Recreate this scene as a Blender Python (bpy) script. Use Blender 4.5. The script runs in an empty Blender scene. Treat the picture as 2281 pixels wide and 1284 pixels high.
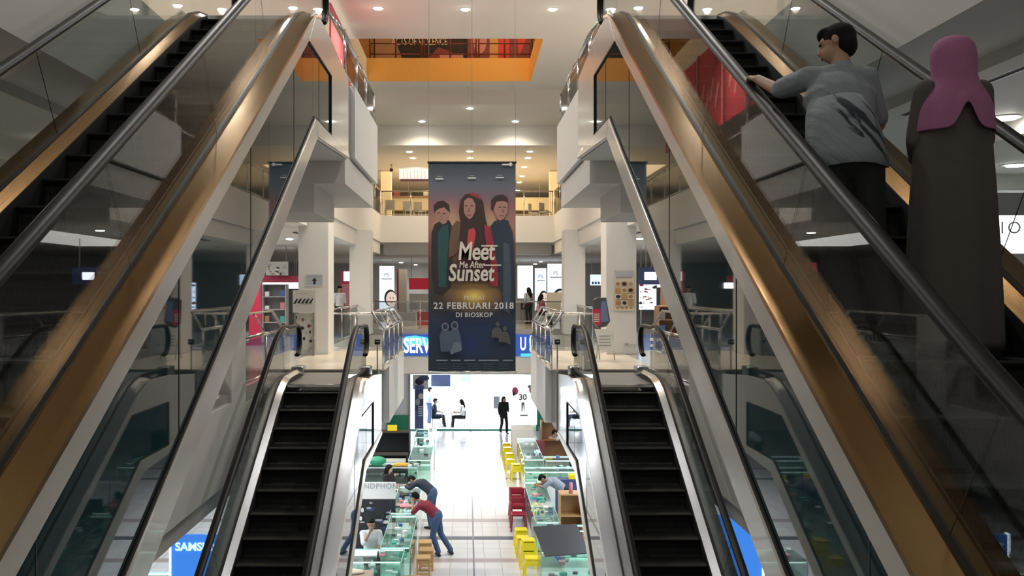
import bpy, bmesh, math, random
from mathutils import Vector, Matrix, Euler
random.seed(7)
S = bpy.context.scene
COL = S.collection
PI = math.pi
T30 = math.tan(math.radians(30))

# ------------------------------------------------------------------ camera
cd = bpy.data.cameras.new('camera')
cam = bpy.data.objects.new('camera', cd); COL.objects.link(cam)
cam.location = (0, 0, 1.6)
cam.rotation_euler = (PI/2, 0, 0)
cd.sensor_width = 36.0
cd.lens = 2068/2281*36.0
cd.shift_x = (1140.5-1041)/2281
cd.clip_start = 0.05; cd.clip_end = 300
S.camera = cam
# ------------------------------------------------------------------ world, exposure
w = bpy.data.worlds.new('world'); S.world = w; w.use_nodes = True
w.node_tree.nodes['Background'].inputs[0].default_value = (0.62, 0.60, 0.55, 1)
w.node_tree.nodes['Background'].inputs[1].default_value = 0.20
S.view_settings.view_transform = 'Standard'
S.view_settings.look = 'None'
S.view_settings.gamma = 1.0
S.view_settings.exposure = 1.4
S.view_settings.use_curve_mapping = False
S.cycles.use_denoising = True
S.cycles.max_bounces = 8
S.cycles.transparent_max_bounces = 24
S.cycles.sample_clamp_indirect = 4.0
S.cycles.caustics_reflective = False
S.cycles.caustics_refractive = False

WARM = (1.0, 0.70, 0.38); NEUT = (1.0, 0.86, 0.68); COOL = (0.86, 0.93, 1.0); DAY = (1, 0.97, 0.93)
def lamp(kind, loc, power, col=DAY, size=0.3, rot=(0, 0, 0), spot=120, blend=0.8, sy=None):
    l = bpy.data.lights.new('light', kind); l.energy = power; l.color = col
    if kind == 'AREA':
        l.size = size
        if sy: l.shape = 'RECTANGLE'; l.size_y = sy
    else: l.shadow_soft_size = size
    if kind == 'SPOT': l.spot_size = math.radians(spot); l.spot_blend = blend
    o = bpy.data.objects.new('light', l); COL.objects.link(o)
    o.location = loc; o.rotation_euler = rot
    return o
# large panels of light that the shops' ceilings hold (flush under each ceiling)
AREAS = [
 # ground floor, both sides below the first floor slab, and inside the bright shop
 ((-4.3, 24, -1.32), 180, COOL, 1.2, 14), ((4.3, 24, -1.32), 180, COOL, 1.2, 14),
 ((-7.5, 16, -1.35), 90, COOL, 3, 8), ((7.5, 16, -1.35), 90, COOL, 3, 8),
 ((0, 44.6, -2.15), 260, COOL, 6, 3.2), ((0, 39.4, -1.78), 150, COOL, 6, 3.5),
 # first floor
 ((-8, 26, 3.04), 90, DAY, 3, 12), ((8, 26, 3.04), 90, DAY, 3, 12),
 ((0, 50, 3.0), 120, DAY, 12, 8),
 # second floor hall
 ((0, 48, 7.38), 170, WARM, 12, 9),
]
for loc, p, c, sx, sy in AREAS: lamp('AREA', loc, p, c, sx, sy=sy)

# ------------------------------------------------------------------ materials
MATS = {}
def mat(name, col, rough=0.5, metal=0.0, emit=0.0, spec=0.5, noise=0.0, nscale=8.0, bump=0.0, bscale=60.0, coat=0.0, ior=1.5):
    if name in MATS: return MATS[name]
    m = bpy.data.materials.new(name); m.use_nodes = True
    nt = m.node_tree; b = nt.nodes['Principled BSDF']
    c = (col[0], col[1], col[2], 1)
    b.inputs['Base Color'].default_value = c
    b.inputs['Roughness'].default_value = rough
    b.inputs['Metallic'].default_value = metal
    b.inputs['IOR'].default_value = ior
    b.inputs['Specular IOR Level'].default_value = spec
    if coat: b.inputs['Coat Weight'].default_value = coat
    tc = nt.nodes.new('ShaderNodeTexCoord')
    if noise:
        n = nt.nodes.new('ShaderNodeTexNoise'); n.inputs['Scale'].default_value = nscale
        n.inputs['Detail'].default_value = 4
        nt.links.new(tc.outputs['Object'], n.inputs['Vector'])
        r = nt.nodes.new('ShaderNodeMapRange')
        r.inputs['To Min'].default_value = 1-noise; r.inputs['To Max'].default_value = 1+noise
        nt.links.new(n.outputs['Fac'], r.inputs['Value'])
        h = nt.nodes.new('ShaderNodeVectorMath'); h.operation = 'SCALE'
        h.inputs[0].default_value = col[:3]
        nt.links.new(r.outputs[0], h.inputs['Scale'])
        nt.links.new(h.outputs[0], b.inputs['Base Color'])
    if bump:
        n2 = nt.nodes.new('ShaderNodeTexNoise'); n2.inputs['Scale'].default_value = bscale
        nt.links.new(tc.outputs['Object'], n2.inputs['Vector'])
        bp = nt.nodes.new('ShaderNodeBump'); bp.inputs['Strength'].default_value = bump; bp.inputs['Distance'].default_value = 0.01
        nt.links.new(n2.outputs['Fac'], bp.inputs['Height']); nt.links.new(bp.outputs[0], b.inputs['Normal'])
    if emit:
        b.inputs['Emission Color'].default_value = c; b.inputs['Emission Strength'].default_value = emit
    MATS[name] = m
    return m
def brushed(name, col, rough):
    m = mat(name, col, rough, 1.0)
    nt = m.node_tree; b = nt.nodes['Principled BSDF']
    tc = nt.nodes.new('ShaderNodeTexCoord'); mp = nt.nodes.new('ShaderNodeMapping')
    mp.inputs['Scale'].default_value = (90, 0.6, 0.6)
    n = nt.nodes.new('ShaderNodeTexNoise'); n.inputs['Scale'].default_value = 5; n.inputs['Detail'].default_value = 3
    nt.links.new(tc.outputs['Object'], mp.inputs[0]); nt.links.new(mp.outputs[0], n.inputs['Vector'])
    r = nt.nodes.new('ShaderNodeMapRange'); r.inputs['To Min'].default_value = rough-0.05; r.inputs['To Max'].default_value = rough+0.06
    nt.links.new(n.outputs['Fac'], r.inputs[0]); nt.links.new(r.outputs[0], b.inputs['Roughness'])
    bp = nt.nodes.new('ShaderNodeBump'); bp.inputs['Strength'].default_value = 0.12; bp.inputs['Distance'].default_value = 0.002
    nt.links.new(n.outputs['Fac'], bp.inputs['Height']); nt.links.new(bp.outputs[0], b.inputs['Normal'])
    return m
def glass(name, tint, refl=1.0, rough=0.0):
    m = bpy.data.materials.new(name); m.use_nodes = True; nt = m.node_tree
    for n in list(nt.nodes): nt.nodes.remove(n)
    o = nt.nodes.new('ShaderNodeOutputMaterial'); mx = nt.nodes.new('ShaderNodeMixShader')
    t = nt.nodes.new('ShaderNodeBsdfTransparent'); t.inputs[0].default_value = (*tint, 1)
    g = nt.nodes.new('ShaderNodeBsdfGlossy'); g.inputs['Roughness'].default_value = rough
    g.inputs['Color'].default_value = (refl*0.8, refl*0.8, refl*0.8, 1)
    f = nt.nodes.new('ShaderNodeFresnel')
    ge = nt.nodes.new('ShaderNodeNewGeometry'); mr = nt.nodes.new('ShaderNodeMapRange')   # same reflectance on both faces of a pane
    mr.inputs['To Min'].default_value = 1.5; mr.inputs['To Max'].default_value = 1/1.5
    nt.links.new(ge.outputs['Backfacing'], mr.inputs['Value']); nt.links.new(mr.outputs[0], f.inputs[0])
    nt.links.new(f.outputs[0], mx.inputs[0]); nt.links.new(t.outputs[0], mx.inputs[1]); nt.links.new(g.outputs[0], mx.inputs[2])
    nt.links.new(mx.outputs[0], o.inputs[0])
    MATS[name] = m
    return m
M = {}
M['white'] = mat('white_paint', (0.72, 0.71, 0.69), 0.55, noise=0.03, nscale=1.5)
M['wall'] = mat('wall_paint', (0.62, 0.60, 0.57), 0.7, noise=0.03, nscale=1.2)
M['ceil'] = mat('ceiling_paint', (0.66, 0.64, 0.60), 0.8, noise=0.02, nscale=0.8)
M['clad'] = mat('cream_cladding', (0.66, 0.62, 0.56), 0.22, spec=0.5, noise=0.02, nscale=2, coat=0.3)
M['orange'] = mat('amber_paint', (0.86, 0.46, 0.10), 0.6, noise=0.03)
M['warmwall'] = mat('ochre_wall_paint', (0.74, 0.50, 0.24), 0.7, noise=0.03)
M['darkglass'] = mat('dark_teal_glass', (0.012, 0.035, 0.042), 0.02, spec=0.65, ior=1.55)
M['gold'] = brushed('bronze_brushed_metal', (0.44, 0.255, 0.11), 0.19)
M['steel'] = brushed('brushed_steel', (0.43, 0.45, 0.48), 0.22)
M['chrome'] = mat('polished_steel', (0.66, 0.65, 0.63), 0.14, 1.0)
M['greymetal'] = mat('grey_metal', (0.30, 0.29, 0.27), 0.4, 0.7)
M['plate'] = mat('ribbed_plate_metal', (0.17, 0.17, 0.175), 0.55, 0.6)
M['rubber'] = mat('black_rubber', (0.007, 0.007, 0.008), 0.42, spec=0.25)
M['black'] = mat('black_matt', (0.012, 0.012, 0.013), 0.6)
M['gasket'] = mat('black_gasket', (0.02, 0.015, 0.01), 0.5)
M['glass'] = glass('clear_glass', (0.88, 0.91, 0.90), 0.85)
M['railglass'] = glass('hazy_rail_glass', (0.84, 0.86, 0.85), 0.55, 0.14)
M['cglass'] = glass('green_edge_glass', (0.90, 0.98, 0.955))
M['lamp'] = mat('lamp_lens', (1, 0.97, 0.90), 0.3, emit=30)
M['lampw'] = mat('warm_lamp_lens', (1, 0.86, 0.62), 0.3, emit=30)
M['trimw'] = mat('lamp_trim', (0.8, 0.8, 0.78), 0.3)
M['red'] = mat('red_panel', (0.55, 0.03, 0.05), 0.4)
M['redchair'] = mat('red_plastic', (0.28, 0.015, 0.04), 0.3)
M['yellow'] = mat('yellow_plastic', (0.85, 0.68, 0.02), 0.3)
M['wood'] = mat('light_wood', (0.55, 0.32, 0.14), 0.45, noise=0.15, nscale=12)
M['brown'] = mat('brown_wood', (0.36, 0.20, 0.10), 0.5, noise=0.12, nscale=10)
M['cream'] = mat('cream_board', (0.75, 0.66, 0.50), 0.5)
M['paper'] = mat('white_paper', (0.82, 0.82, 0.80), 0.6)
M['green'] = mat('green_paint', (0.02, 0.26, 0.14), 0.5)
M['blue'] = mat('blue_board', (0.05, 0.22, 0.62), 0.45)
M['navy'] = mat('navy_print', (0.03, 0.05, 0.14), 0.5)
M['ink'] = mat('black_ink', (0.02, 0.02, 0.025), 0.6)
M['greyink'] = mat('grey_ink', (0.35, 0.35, 0.37), 0.6)
M['screen'] = mat('dark_screen', (0.015, 0.02, 0.04), 0.15)

def tile_floor():
    m = bpy.data.materials.new('glazed_floor_tiles'); m.use_nodes = True; nt = m.node_tree
    b = nt.nodes['Principled BSDF']; b.inputs['Roughness'].default_value = 0.16
    g = nt.nodes.new('ShaderNodeNewGeometry')
    br = nt.nodes.new('ShaderNodeTexBrick'); br.offset = 0; br.inputs['Scale'].default_value = 1.0
    br.inputs['Brick Width'].default_value = 0.4; br.inputs['Row Height'].default_value = 0.4
    br.inputs['Mortar Size'].default_value = 0.006
    br.inputs['Color1'].default_value = (0.66, 0.66, 0.66, 1); br.inputs['Color2'].default_value = (0.60, 0.60, 0.61, 1)
    br.inputs['Mortar'].default_value = (0.33, 0.33, 0.34, 1)
    nt.links.new(g.outputs['Position'], br.inputs['Vector'])
    sp = nt.nodes.new('ShaderNodeSeparateXYZ'); nt.links.new(g.outputs['Position'], sp.inputs[0])
    prev = br.outputs['Color']
    def band(sock, centre, half, col, prev):
        a = nt.nodes.new('ShaderNodeMath'); a.operation = 'COMPARE'; a.inputs[1].default_value = centre; a.inputs[2].default_value = half
        nt.links.new(sock, a.inputs[0])
        mx = nt.nodes.new('ShaderNodeMixRGB'); mx.inputs[2].default_value = (*col, 1)
        nt.links.new(a.outputs[0], mx.inputs[0]); nt.links.new(prev, mx.inputs[1])
        return mx.outputs[0]
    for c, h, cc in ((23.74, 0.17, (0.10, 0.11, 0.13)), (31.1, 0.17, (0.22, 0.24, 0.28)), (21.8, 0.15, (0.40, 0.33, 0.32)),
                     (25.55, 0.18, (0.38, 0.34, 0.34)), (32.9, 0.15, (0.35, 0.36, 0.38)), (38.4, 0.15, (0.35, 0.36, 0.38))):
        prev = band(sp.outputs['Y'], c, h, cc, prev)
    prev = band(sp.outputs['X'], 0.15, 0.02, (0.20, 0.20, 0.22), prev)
    nt.links.new(prev, b.inputs['Base Color'])
    return m
M['tiles'] = tile_floor()
M['marble'] = mat('grey_marble_floor', (0.40, 0.39, 0.37), 0.16, noise=0.22, nscale=1.6)
M['landing'] = mat('cream_floor_tiles', (0.66, 0.60, 0.50), 0.25, noise=0.04, nscale=3)
def step_mat():
    m = mat('ribbed_step_metal', (0.010, 0.010, 0.011), 0.5, 0.3)
    nt = m.node_tree; b = nt.nodes['Principled BSDF']
    tc = nt.nodes.new('ShaderNodeTexCoord'); wv = nt.nodes.new('ShaderNodeTexWave'); wv.inputs['Scale'].default_value = 30
    wv.bands_direction = 'X'
    nt.links.new(tc.outputs['Object'], wv.inputs[0])
    bp = nt.nodes.new('ShaderNodeBump'); bp.inputs['Strength'].default_value = 0.5; bp.inputs['Distance'].default_value = 0.006
    nt.links.new(wv.outputs['Fac'], bp.inputs['Height']); nt.links.new(bp.outputs[0], b.inputs['Normal'])
    return m
M['step'] = step_mat()
M['nosing'] = mat('pale_step_nosing', (0.035, 0.035, 0.035), 0.45, 0.5)  # slightly paler than the step metal

# ------------------------------------------------------------------ mesh helpers
class MB:
    def __init__(s): s.b = bmesh.new(); s.mi = 0
    def _f(s, vs):
        try:
            f = s.b.faces.new(vs); f.material_index = s.mi; return f
        except ValueError: return None
    def box(s, x0, x1, y0, y1, z0, z1):
        v = [s.b.verts.new(p) for p in ((x0,y0,z0),(x1,y0,z0),(x1,y1,z0),(x0,y1,z0),(x0,y0,z1),(x1,y0,z1),(x1,y1,z1),(x0,y1,z1))]
        for q in ((0,3,2,1),(4,5,6,7),(0,1,5,4),(1,2,6,5),(2,3,7,6),(3,0,4,7)): s._f([v[i] for i in q])
        return s
    def bx(s, c, d, rz=0, m=None):   # centred box, optional rotation
        n0 = len(s.b.verts); s.box(-d[0]/2, d[0]/2, -d[1]/2, d[1]/2, -d[2]/2, d[2]/2)
        s.b.verts.ensure_lookup_table()
        R = m if m else Matrix.Rotation(rz, 4, 'Z')
        for i in range(n0, len(s.b.verts)):
            s.b.verts[i].co = (R @ s.b.verts[i].co) + Vector(c)
        return s
    def prism(s, pts, f0, f1):   # pts: list of 2D; f0,f1 map 2D -> 3D for the two faces
        a = [s.b.verts.new(f0(*p)) for p in pts]; c = [s.b.verts.new(f1(*p)) for p in pts]
        s._f(a[::-1]); s._f(c); n = len(pts)
        for i in range(n): s._f([a[i], a[(i+1) % n], c[(i+1) % n], c[i]])
        return s
    def yz(s, pts, x0, x1):
        if x1 < x0: x0, x1 = x1, x0
        return s.prism(pts, lambda y, z: (x0, y, z), lambda y, z: (x1, y, z))
    def xz(s, pts, y0, y1): return s.prism(pts, lambda x, z: (x, y0, z), lambda x, z: (x, y1, z))
    def xy(s, pts, z0, z1): return s.prism(pts, lambda x, y: (x, y, z0), lambda x, y: (x, y, z1))
    def tube(s, pts, r, n=10, ry=None, closed=False):
        P = [Vector(p) for p in pts]; rings = []; ry = ry or r
        up = Vector((0, 0, 1))
        for i, p in enumerate(P):
            if closed: d = (P[(i+1) % len(P)]-P[i-1])
            elif i == 0: d = P[1]-P[0]
            elif i == len(P)-1: d = P[-1]-P[-2]
            else: d = (P[i+1]-P[i]).normalized()+(P[i]-P[i-1]).normalized()
            d.normalize()
            u = Vector((1, 0, 0)) if abs(d.x) < 0.9 else up
            a = (u - d*u.dot(d)).normalized(); c = d.cross(a)
            rings.append([s.b.verts.new(p + a*(r*math.cos(2*PI*k/n)) + c*(ry*math.sin(2*PI*k/n))) for k in range(n)])
        m = len(rings)
        for i in range(m if closed else m-1):
            A = rings[i]; B = rings[(i+1) % m]
            for k in range(n): s._f([A[k], A[(k+1) % n], B[(k+1) % n], B[k]])
        if not closed: s._f(rings[0][::-1]); s._f(rings[-1])
        return s
    def cyl(s, c, r, h, n=16, r2=None):
        r2 = r if r2 is None else r2
        a = [s.b.verts.new((c[0]+r*math.cos(2*PI*k/n), c[1]+r*math.sin(2*PI*k/n), c[2])) for k in range(n)]
        b = [s.b.verts.new((c[0]+r2*math.cos(2*PI*k/n), c[1]+r2*math.sin(2*PI*k/n), c[2]+h)) for k in range(n)]
        s._f(a[::-1]); s._f(b)
        for k in range(n): s._f([a[k], a[(k+1) % n], b[(k+1) % n], b[k]])
        return s
    def ell(s, c, r, R=None, nu=14, nv=9):
        c = Vector(c); R = R or Matrix.Identity(3)
        rows = []
        for j in range(1, nv):
            t = PI*j/nv
            rows.append([s.b.verts.new(c + R @ Vector((r[0]*math.sin(t)*math.cos(2*PI*k/nu), r[1]*math.sin(t)*math.sin(2*PI*k/nu), r[2]*math.cos(t)))) for k in range(nu)])
        tp = s.b.verts.new(c + R @ Vector((0, 0, r[2]))); bt = s.b.verts.new(c + R @ Vector((0, 0, -r[2])))
        for k in range(nu):
            s._f([tp, rows[0][k], rows[0][(k+1) % nu]]); s._f([bt, rows[-1][(k+1) % nu], rows[-1][k]])
            for j in range(len(rows)-1): s._f([rows[j][k], rows[j+1][k], rows[j+1][(k+1) % nu], rows[j][(k+1) % nu]])
        return s
    def cap(s, p0, r0, p1, r1, n=12, sx=1.0, ax=(1, 0, 0)):   # tapered capsule
        p0 = Vector(p0); p1 = Vector(p1); d = p1-p0
        if d.length < 1e-5: return s.ell(p0, (r0, r0, r0))
        L = d.length; d.normalize()
        u = Vector(ax)
        if abs(d.dot(u)) > 0.95: u = Vector((0, 1, 0))
        a = (u-d*u.dot(d)).normalized(); c = d.cross(a); rows = []
        for t in (80, 55, 30, 0): rows.append((-r0*math.sin(math.radians(t)), r0*math.cos(math.radians(t))))
        for t in (0, 30, 55, 80): rows.append((L+r1*math.sin(math.radians(t)), r1*math.cos(math.radians(t))))
        R = [[s.b.verts.new(p0 + d*h + a*(q*sx*math.cos(2*PI*k/n)) + c*(q*math.sin(2*PI*k/n))) for k in range(n)] for h, q in rows]
        for i in range(len(R)-1):
            for k in range(n): s._f([R[i][k], R[i][(k+1) % n], R[i+1][(k+1) % n], R[i+1][k]])
        s._f(R[0][::-1]); s._f(R[-1])
        return s
    def build(s, name, m, parent=None, smooth=False, bevel=0, loc=None, rz=None):
        me = bpy.data.meshes.new(name)
        bmesh.ops.recalc_face_normals(s.b, faces=s.b.faces[:])
        s.b.to_mesh(me); s.b.free()
        for x in (m if isinstance(m, (list, tuple)) else [m]): me.materials.append(x)
        if smooth:
            for p in me.polygons: p.use_smooth = True
        o = bpy.data.objects.new(name, me); COL.objects.link(o)
        if parent: o.parent = parent
        if loc: o.location = loc
        if rz is not None: o.rotation_euler = (0, 0, rz)
        if bevel:
            b = o.modifiers.new('bevel', 'BEVEL'); b.width = bevel; b.segments = 2; b.limit_method = 'ANGLE'
            b.angle_limit = math.radians(40)
        if smooth == 'auto':
            for p in me.polygons: p.use_smooth = True
            try: me.set_sharp_from_angle(angle=math.radians(40))
            except Exception: pass
        return o
def thing(name, label, cat, loc=(0, 0, 0), rz=0, group=None):
    o = bpy.data.objects.new(name, None); COL.objects.link(o); o.empty_display_size = 0.1
    o.location = loc; o.rotation_euler = (0, 0, rz); o['label'] = label; o['category'] = cat
    if group: o['group'] = group
    return o
def tag(o, label, cat, group=None):
    o['label'] = label; o['category'] = cat
    if group: o['group'] = group
    return o
def struct(name, mb, m, bevel=0, label=None):
    o = mb.build(name, m, bevel=bevel); o['kind'] = 'structure'
    if label: o['label'] = label
    return o
def sbox(name, m, *a, bevel=0): return struct(name, MB().box(*a), m, bevel)
def dup(root, loc=None, rz=None, label=None, group=None):
    r = root.copy(); COL.objects.link(r)
    if loc: r.location = loc
    if rz is not None: r.rotation_euler = (0, 0, rz)
    if label: r['label'] = label
    if group: r['group'] = group
    for ch in list(root.children):
        c = ch.copy(); COL.objects.link(c); c.parent = r
        for g in ch.children:
            d = g.copy(); COL.objects.link(d); d.parent = c
    return r
ORD = ['first', 'second', 'third', 'fourth', 'fifth', 'sixth', 'seventh', 'eighth', 'ninth', 'tenth', 'eleventh', 'twelfth']
def text(s, size, m, parent, loc, rot=(PI/2, 0, 0), name='lettering', align='CENTER', ext=0.002, sx=1.0, shear=0.0, space=1.0, bold=0.0):
    c = bpy.data.curves.new(name, 'FONT'); c.body = s; c.size = size; c.align_x = align; c.align_y = 'CENTER'
    c.extrude = ext; c.shear = shear; c.space_character = space; c.offset = bold; c.resolution_u = 3
    t = bpy.data.objects.new(name, c); COL.objects.link(t)
    dg = bpy.context.evaluated_depsgraph_get(); dg.update()
    me = bpy.data.meshes.new_from_object(t.evaluated_get(dg))
    bpy.data.objects.remove(t); 
    o = bpy.data.objects.new(name, me); COL.objects.link(o); me.materials.clear(); me.materials.append(m)
    if parent: o.parent = parent
    o.location = loc; o.rotation_euler = rot; o.scale = (sx, 1, 1)
    return o
class Art:   # flat printed shapes in an xz plane, each layer a hair in front of the last
    def __init__(s, y=0, sgn=-1, step=0.0015): s.m = MB(); s.ms = []; s.y = y; s.k = 0; s.sg = sgn; s.step = step
    def _m(s, m):
        if m not in s.ms: s.ms.append(m)
        s.m.mi = s.ms.index(m); s.k += 1
        return s.y + s.sg*s.step*s.k
    def poly(s, pts, m):
        y = s._m(m); vs = [s.m.b.verts.new((p[0], y, p[1])) for p in pts]; s.m._f(vs); return s
    def rect(s, x0, x1, z0, z1, m): return s.poly([(x0, z0), (x1, z0), (x1, z1), (x0, z1)], m)
    def ell(s, cx, cz, rx, rz, m, n=20, a0=0, a1=2*PI):
        return s.poly([(cx+rx*math.cos(a0+(a1-a0)*k/n), cz+rz*math.sin(a0+(a1-a0)*k/n)) for k in range(n)], m)
    def build(s, name, parent=None):
        me = bpy.data.meshes.new(name); s.m.b.to_mesh(me); s.m.b.free()
        for x in s.ms: me.materials.append(x)
        o = bpy.data.objects.new(name, me); COL.objects.link(o)
        if parent: o.parent = parent
        return o
def flat(name, c, rough=0.6): return mat(name, c, rough)
# ================================================================== SETTING
W = M['white']; CE = M['ceil']
# ground floor
sbox('floor', M['tiles'], -16, 16, 3, 56, -5.0, -4.8)
# first floor slabs (top z=0)
for s in (-1, 1):
    a, b = sorted((s*3.6, s*16))
    sbox('floor', M['marble'], a, b, -4, 18.3, -0.25, 0)
    sbox('ceiling', CE, a, b, -4, 18.3, -1.3, -0.25)
    a, b = sorted((s*3.8, s*16))
    sbox('floor', M['marble'], a, b, 18.3, 36.4, -0.25, 0)
    sbox('ceiling', CE, a, b, 18.3, 36.4, -1.3, -0.25)
    # landing head of the ground floor escalators
    a, b = sorted((s*1.62, s*3.8))
    struct('trim_1', MB().box(a, b, 19.3, 23.7, -1.2, -0.02), W)
    sbox('floor', M['landing'], a, b, 18.25, 23.7, -0.02, 0.0)
    a, b = sorted((s*1.75, s*3.8))
    sbox('trim_2', M['greymetal'], a, b, 18.25, 19.3, -1.2, -0.02)
    # parapet beside the ground floor escalator, with a niche
    x0, x1 = sorted((s*3.6, s*3.75))
    m = MB()
    m.box(x0, x1, 4, 12.2, 0, 1.15); m.box(x0, x1, 14.0, 14.9, 0.0, 1.15); m.box(x0, x1, 12.2, 14.0, 0.8, 1.15)
    xf0, xf1 = sorted((s*3.555, s*3.6))
    m.box(xf0, xf1, 4, 12.2, -1.3, 1.15); m.box(xf0, xf1, 14.0, 14.9, -1.3, 1.15)
    m.box(xf0, xf1, 12.2, 14.0, -1.3, -0.14); m.box(xf0, xf1, 12.2, 14.0, 0.8, 1.15)
    struct('wall_left' if s < 0 else 'wall_right', m, W)
    m = MB().box(*sorted((s*4.05, s*4.0)), 12.2, 14.0, 0.0, 0.8)
    struct('trim_3', m, M['greymetal'])
    a, b = sorted((s*3.66, s*3.9)); sbox('trim_4', M['wall'], a, b, 4, 14.9, -1.6, -1.3)
sbox('floor', M['landing'], -3.55, 3.55, -4, 1.6, -0.3, 0)
sbox('floor', M['marble'], -16, 16, 36.4, 66, -0.25, 0)
sbox('trim_5', W, -3.8, 3.8, 36.4, 36.6, -1.75, -0.25)
sbox('ceiling', CE, -16, 16, 36.6, 56, -1.8, -0.25)
# second floor slabs (top z=4.8)
for s in (-1, 1):
    a, b = sorted((s*3.62, s*16))
    sbox('floor', M['wall'], a, b, -4, 14.7, 3.62, 4.8)
    a, b = sorted((s*3.8, s*16))
    sbox('floor', W, a, b, 14.7, 41, 3.62, 4.8)
    # box at the head of the upper escalator
    a, b = sorted((s*1.78, s*3.8))
    sbox('trim_1', W, a, b, 14.7, 18.4, 3.66, 4.8)
    a, b = sorted((s*1.84, s*3.8))
    sbox('trim_2', M['greymetal'], a, b, 13.86, 14.7, 3.6, 4.75)
    sbox('trim_6', M['wall'], a, b, 13.95, 18.2, 3.17, 3.6)
    a, b = sorted((s*2.31, s*3.8)); sbox('trim_7', M['wall'], a, b, 14.0, 16.1, 2.74, 3.17)
    # edge beam and first floor ceiling
    a, b = sorted((s*3.85, s*4.3)); sbox('trim_8', W, a, b, 16.1, 41, 3.1, 3.62)
    a, b = sorted((s*4.3, s*16)); sbox('ceiling', CE, a, b, 18, 44, 3.1, 3.62)
    a, b = sorted((s*6.65, s*16)); sbox('ceiling', CE, a, b, -4, 18, 3.45, 3.62)
    a, b = sorted((s*4.5, s*4.75)); sbox('trim_9', CE, a, b, -4, 18, 3.5, 3.62)
    for k, yy in enumerate((15.2, 17.2)): 
        a, b = sorted((s*6.65, s*16)); sbox('trim_10', W, a, b, yy, yy+0.4, 3.2, 3.45)
sbox('floor', W, -16, 16, 41, 66, 3.62, 4.8)
sbox('trim_11', W, -3.85, 3.85, 42.5, 44, 3.15, 3.62)
sbox('ceiling', CE, -16, 16, 44, 66, 3.1, 3.62)
# columns
for s in (-1, 1):
    for y in (22.4, 32.1):
        a, b = sorted((s*3.35, s*4.08))
        o = struct('column', MB().box(a, b, y, y+0.9, 0, 3.62), W, bevel=0.012)
# L2 ceiling with opening, second floor upper slab
hx0, hx1, hy0, hy1 = -3.5, 2.2, 26.8, 32.3
sbox('ceiling', CE, -16, 16, 6, hy0, 8.8, 9.6)
sbox('ceiling', CE, -16, hx0, hy0, hy1, 8.8, 9.6)
sbox('ceiling', CE, hx1, 16, hy0, hy1, 8.8, 9.6)
sbox('ceiling', CE, -16, 16, hy1+0.02, 33.7, 8.8, 9.6)
sbox('trim_12', M['orange'], hx0, hx1, hy1-0.02, hy1+0.02, 8.8, 9.6)
sbox('trim_13', M['orange'], hx1-0.02, hx1+0.0, hy0, hy1-0.02, 8.8, 9.6)
sbox('ceiling', CE, -16, 16, 33.7, 38.1, 8.27, 9.6)
sbox('ceiling', CE, -16, 16, 38.1, 66, 7.46, 9.6)
sbox('ceiling', M['warmwall'], -16, 16, 24, 42, 13.2, 13.4)
for s in (-1, 1):
    a, b = sorted((s*6.5, s*6.7)); sbox('wall_left' if s < 0 else 'wall_right', M['warmwall'], a, b, 26, 42, 9.6, 13.2)
for k, (x, y) in enumerate(((-4.6, 18), (-1.6, 18), (1.6, 18), (4.6, 18), (-3.6, 13), (0, 13), (3.6, 13), (-2.4, 8.2), (2.4, 8.2))):  # added lamps above the view, put in to light the escalator cladding
    struct('added_ceiling_lamp', MB().cyl((x, y, 8.77), 0.13, 0.03, 16), M['lamp'])
    lamp('SPOT', (x, y, 8.72), 125 if y > 9 else 80, (1, 0.96, 0.92), 0.1, (0, 0, 0), 150)
lamp('POINT', (-1.5, 33.0, 12.6), 70, WARM, 0.3); lamp('POINT', (1.5, 29.5, 12.6), 90, WARM, 0.3)
sbox('wall_back', M['warmwall'], -6.5, 6.5, 34.6, 34.8, 9.6, 13.2)
# room walls
sbox('wall_back', M['warmwall'], -16, 16, 61, 61.2, 4.8, 7.46)
sbox('wall_back', M['wall'], -16, 16, 61, 61.2, 0, 3.1)
for s in (-1, 1):
    a, b = sorted((s*15.8, s*16))
    sbox('wall_left' if s < 0 else 'wall_right', M['wall'], a, b, 20, 61, -4.8, 3.1)
    sbox('wall_left' if s < 0 else 'wall_right', M['warmwall'], a, b, 20, 61, 4.8, 8.8)
# ground floor shop (bright)
SH = mat('shop_white_paint', (0.85, 0.86, 0.87), 0.5)
sbox('wall_back', SH, -3.6, 3.6, 46.3, 46.5, -4.8, -1.8)
for s in (-1, 1):
    a, b = sorted((s*3.6, s*3.75))
    sbox('wall_left' if s < 0 else 'wall_right', SH, a, b, 42, 46.3, -4.8, -1.8)
    a, b = sorted((s*2.55, s*9)); sbox('wall_left' if s < 0 else 'wall_right', SH, a, b, 41.6, 42, -4.8, -1.8)
sbox('trim_14', SH, -2.55, 2.55, 41.7, 41.95, -2.28, -1.8)
sbox('ceiling', SH, -3.6, 3.6, 42, 46.3, -2.1, -1.8)
sbox('floor', SH, -2.9, 2.9, 41.65, 46.3, -4.8, -4.74)
sbox('trim_15', M['green'], -2.55, 2.75, 41.6, 41.66, -4.8, -4.735)
# green base panels and frame of the shop
sbox('trim_16', M['green'], -3.6, -2.62, 41.52, 41.6, -4.75, -4.1)
sbox('trim_17', M['green'], 3.18, 3.7, 41.52, 41.6, -4.6, -3.95)
sbox('trim_18', M['green'], 3.08, 3.18, 41.5, 41.62, -4.8, -2.3)
sbox('trim_19', M['greymetal'], -2.62, -2.55, 41.5, 41.62, -4.8, -2.3)

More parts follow.
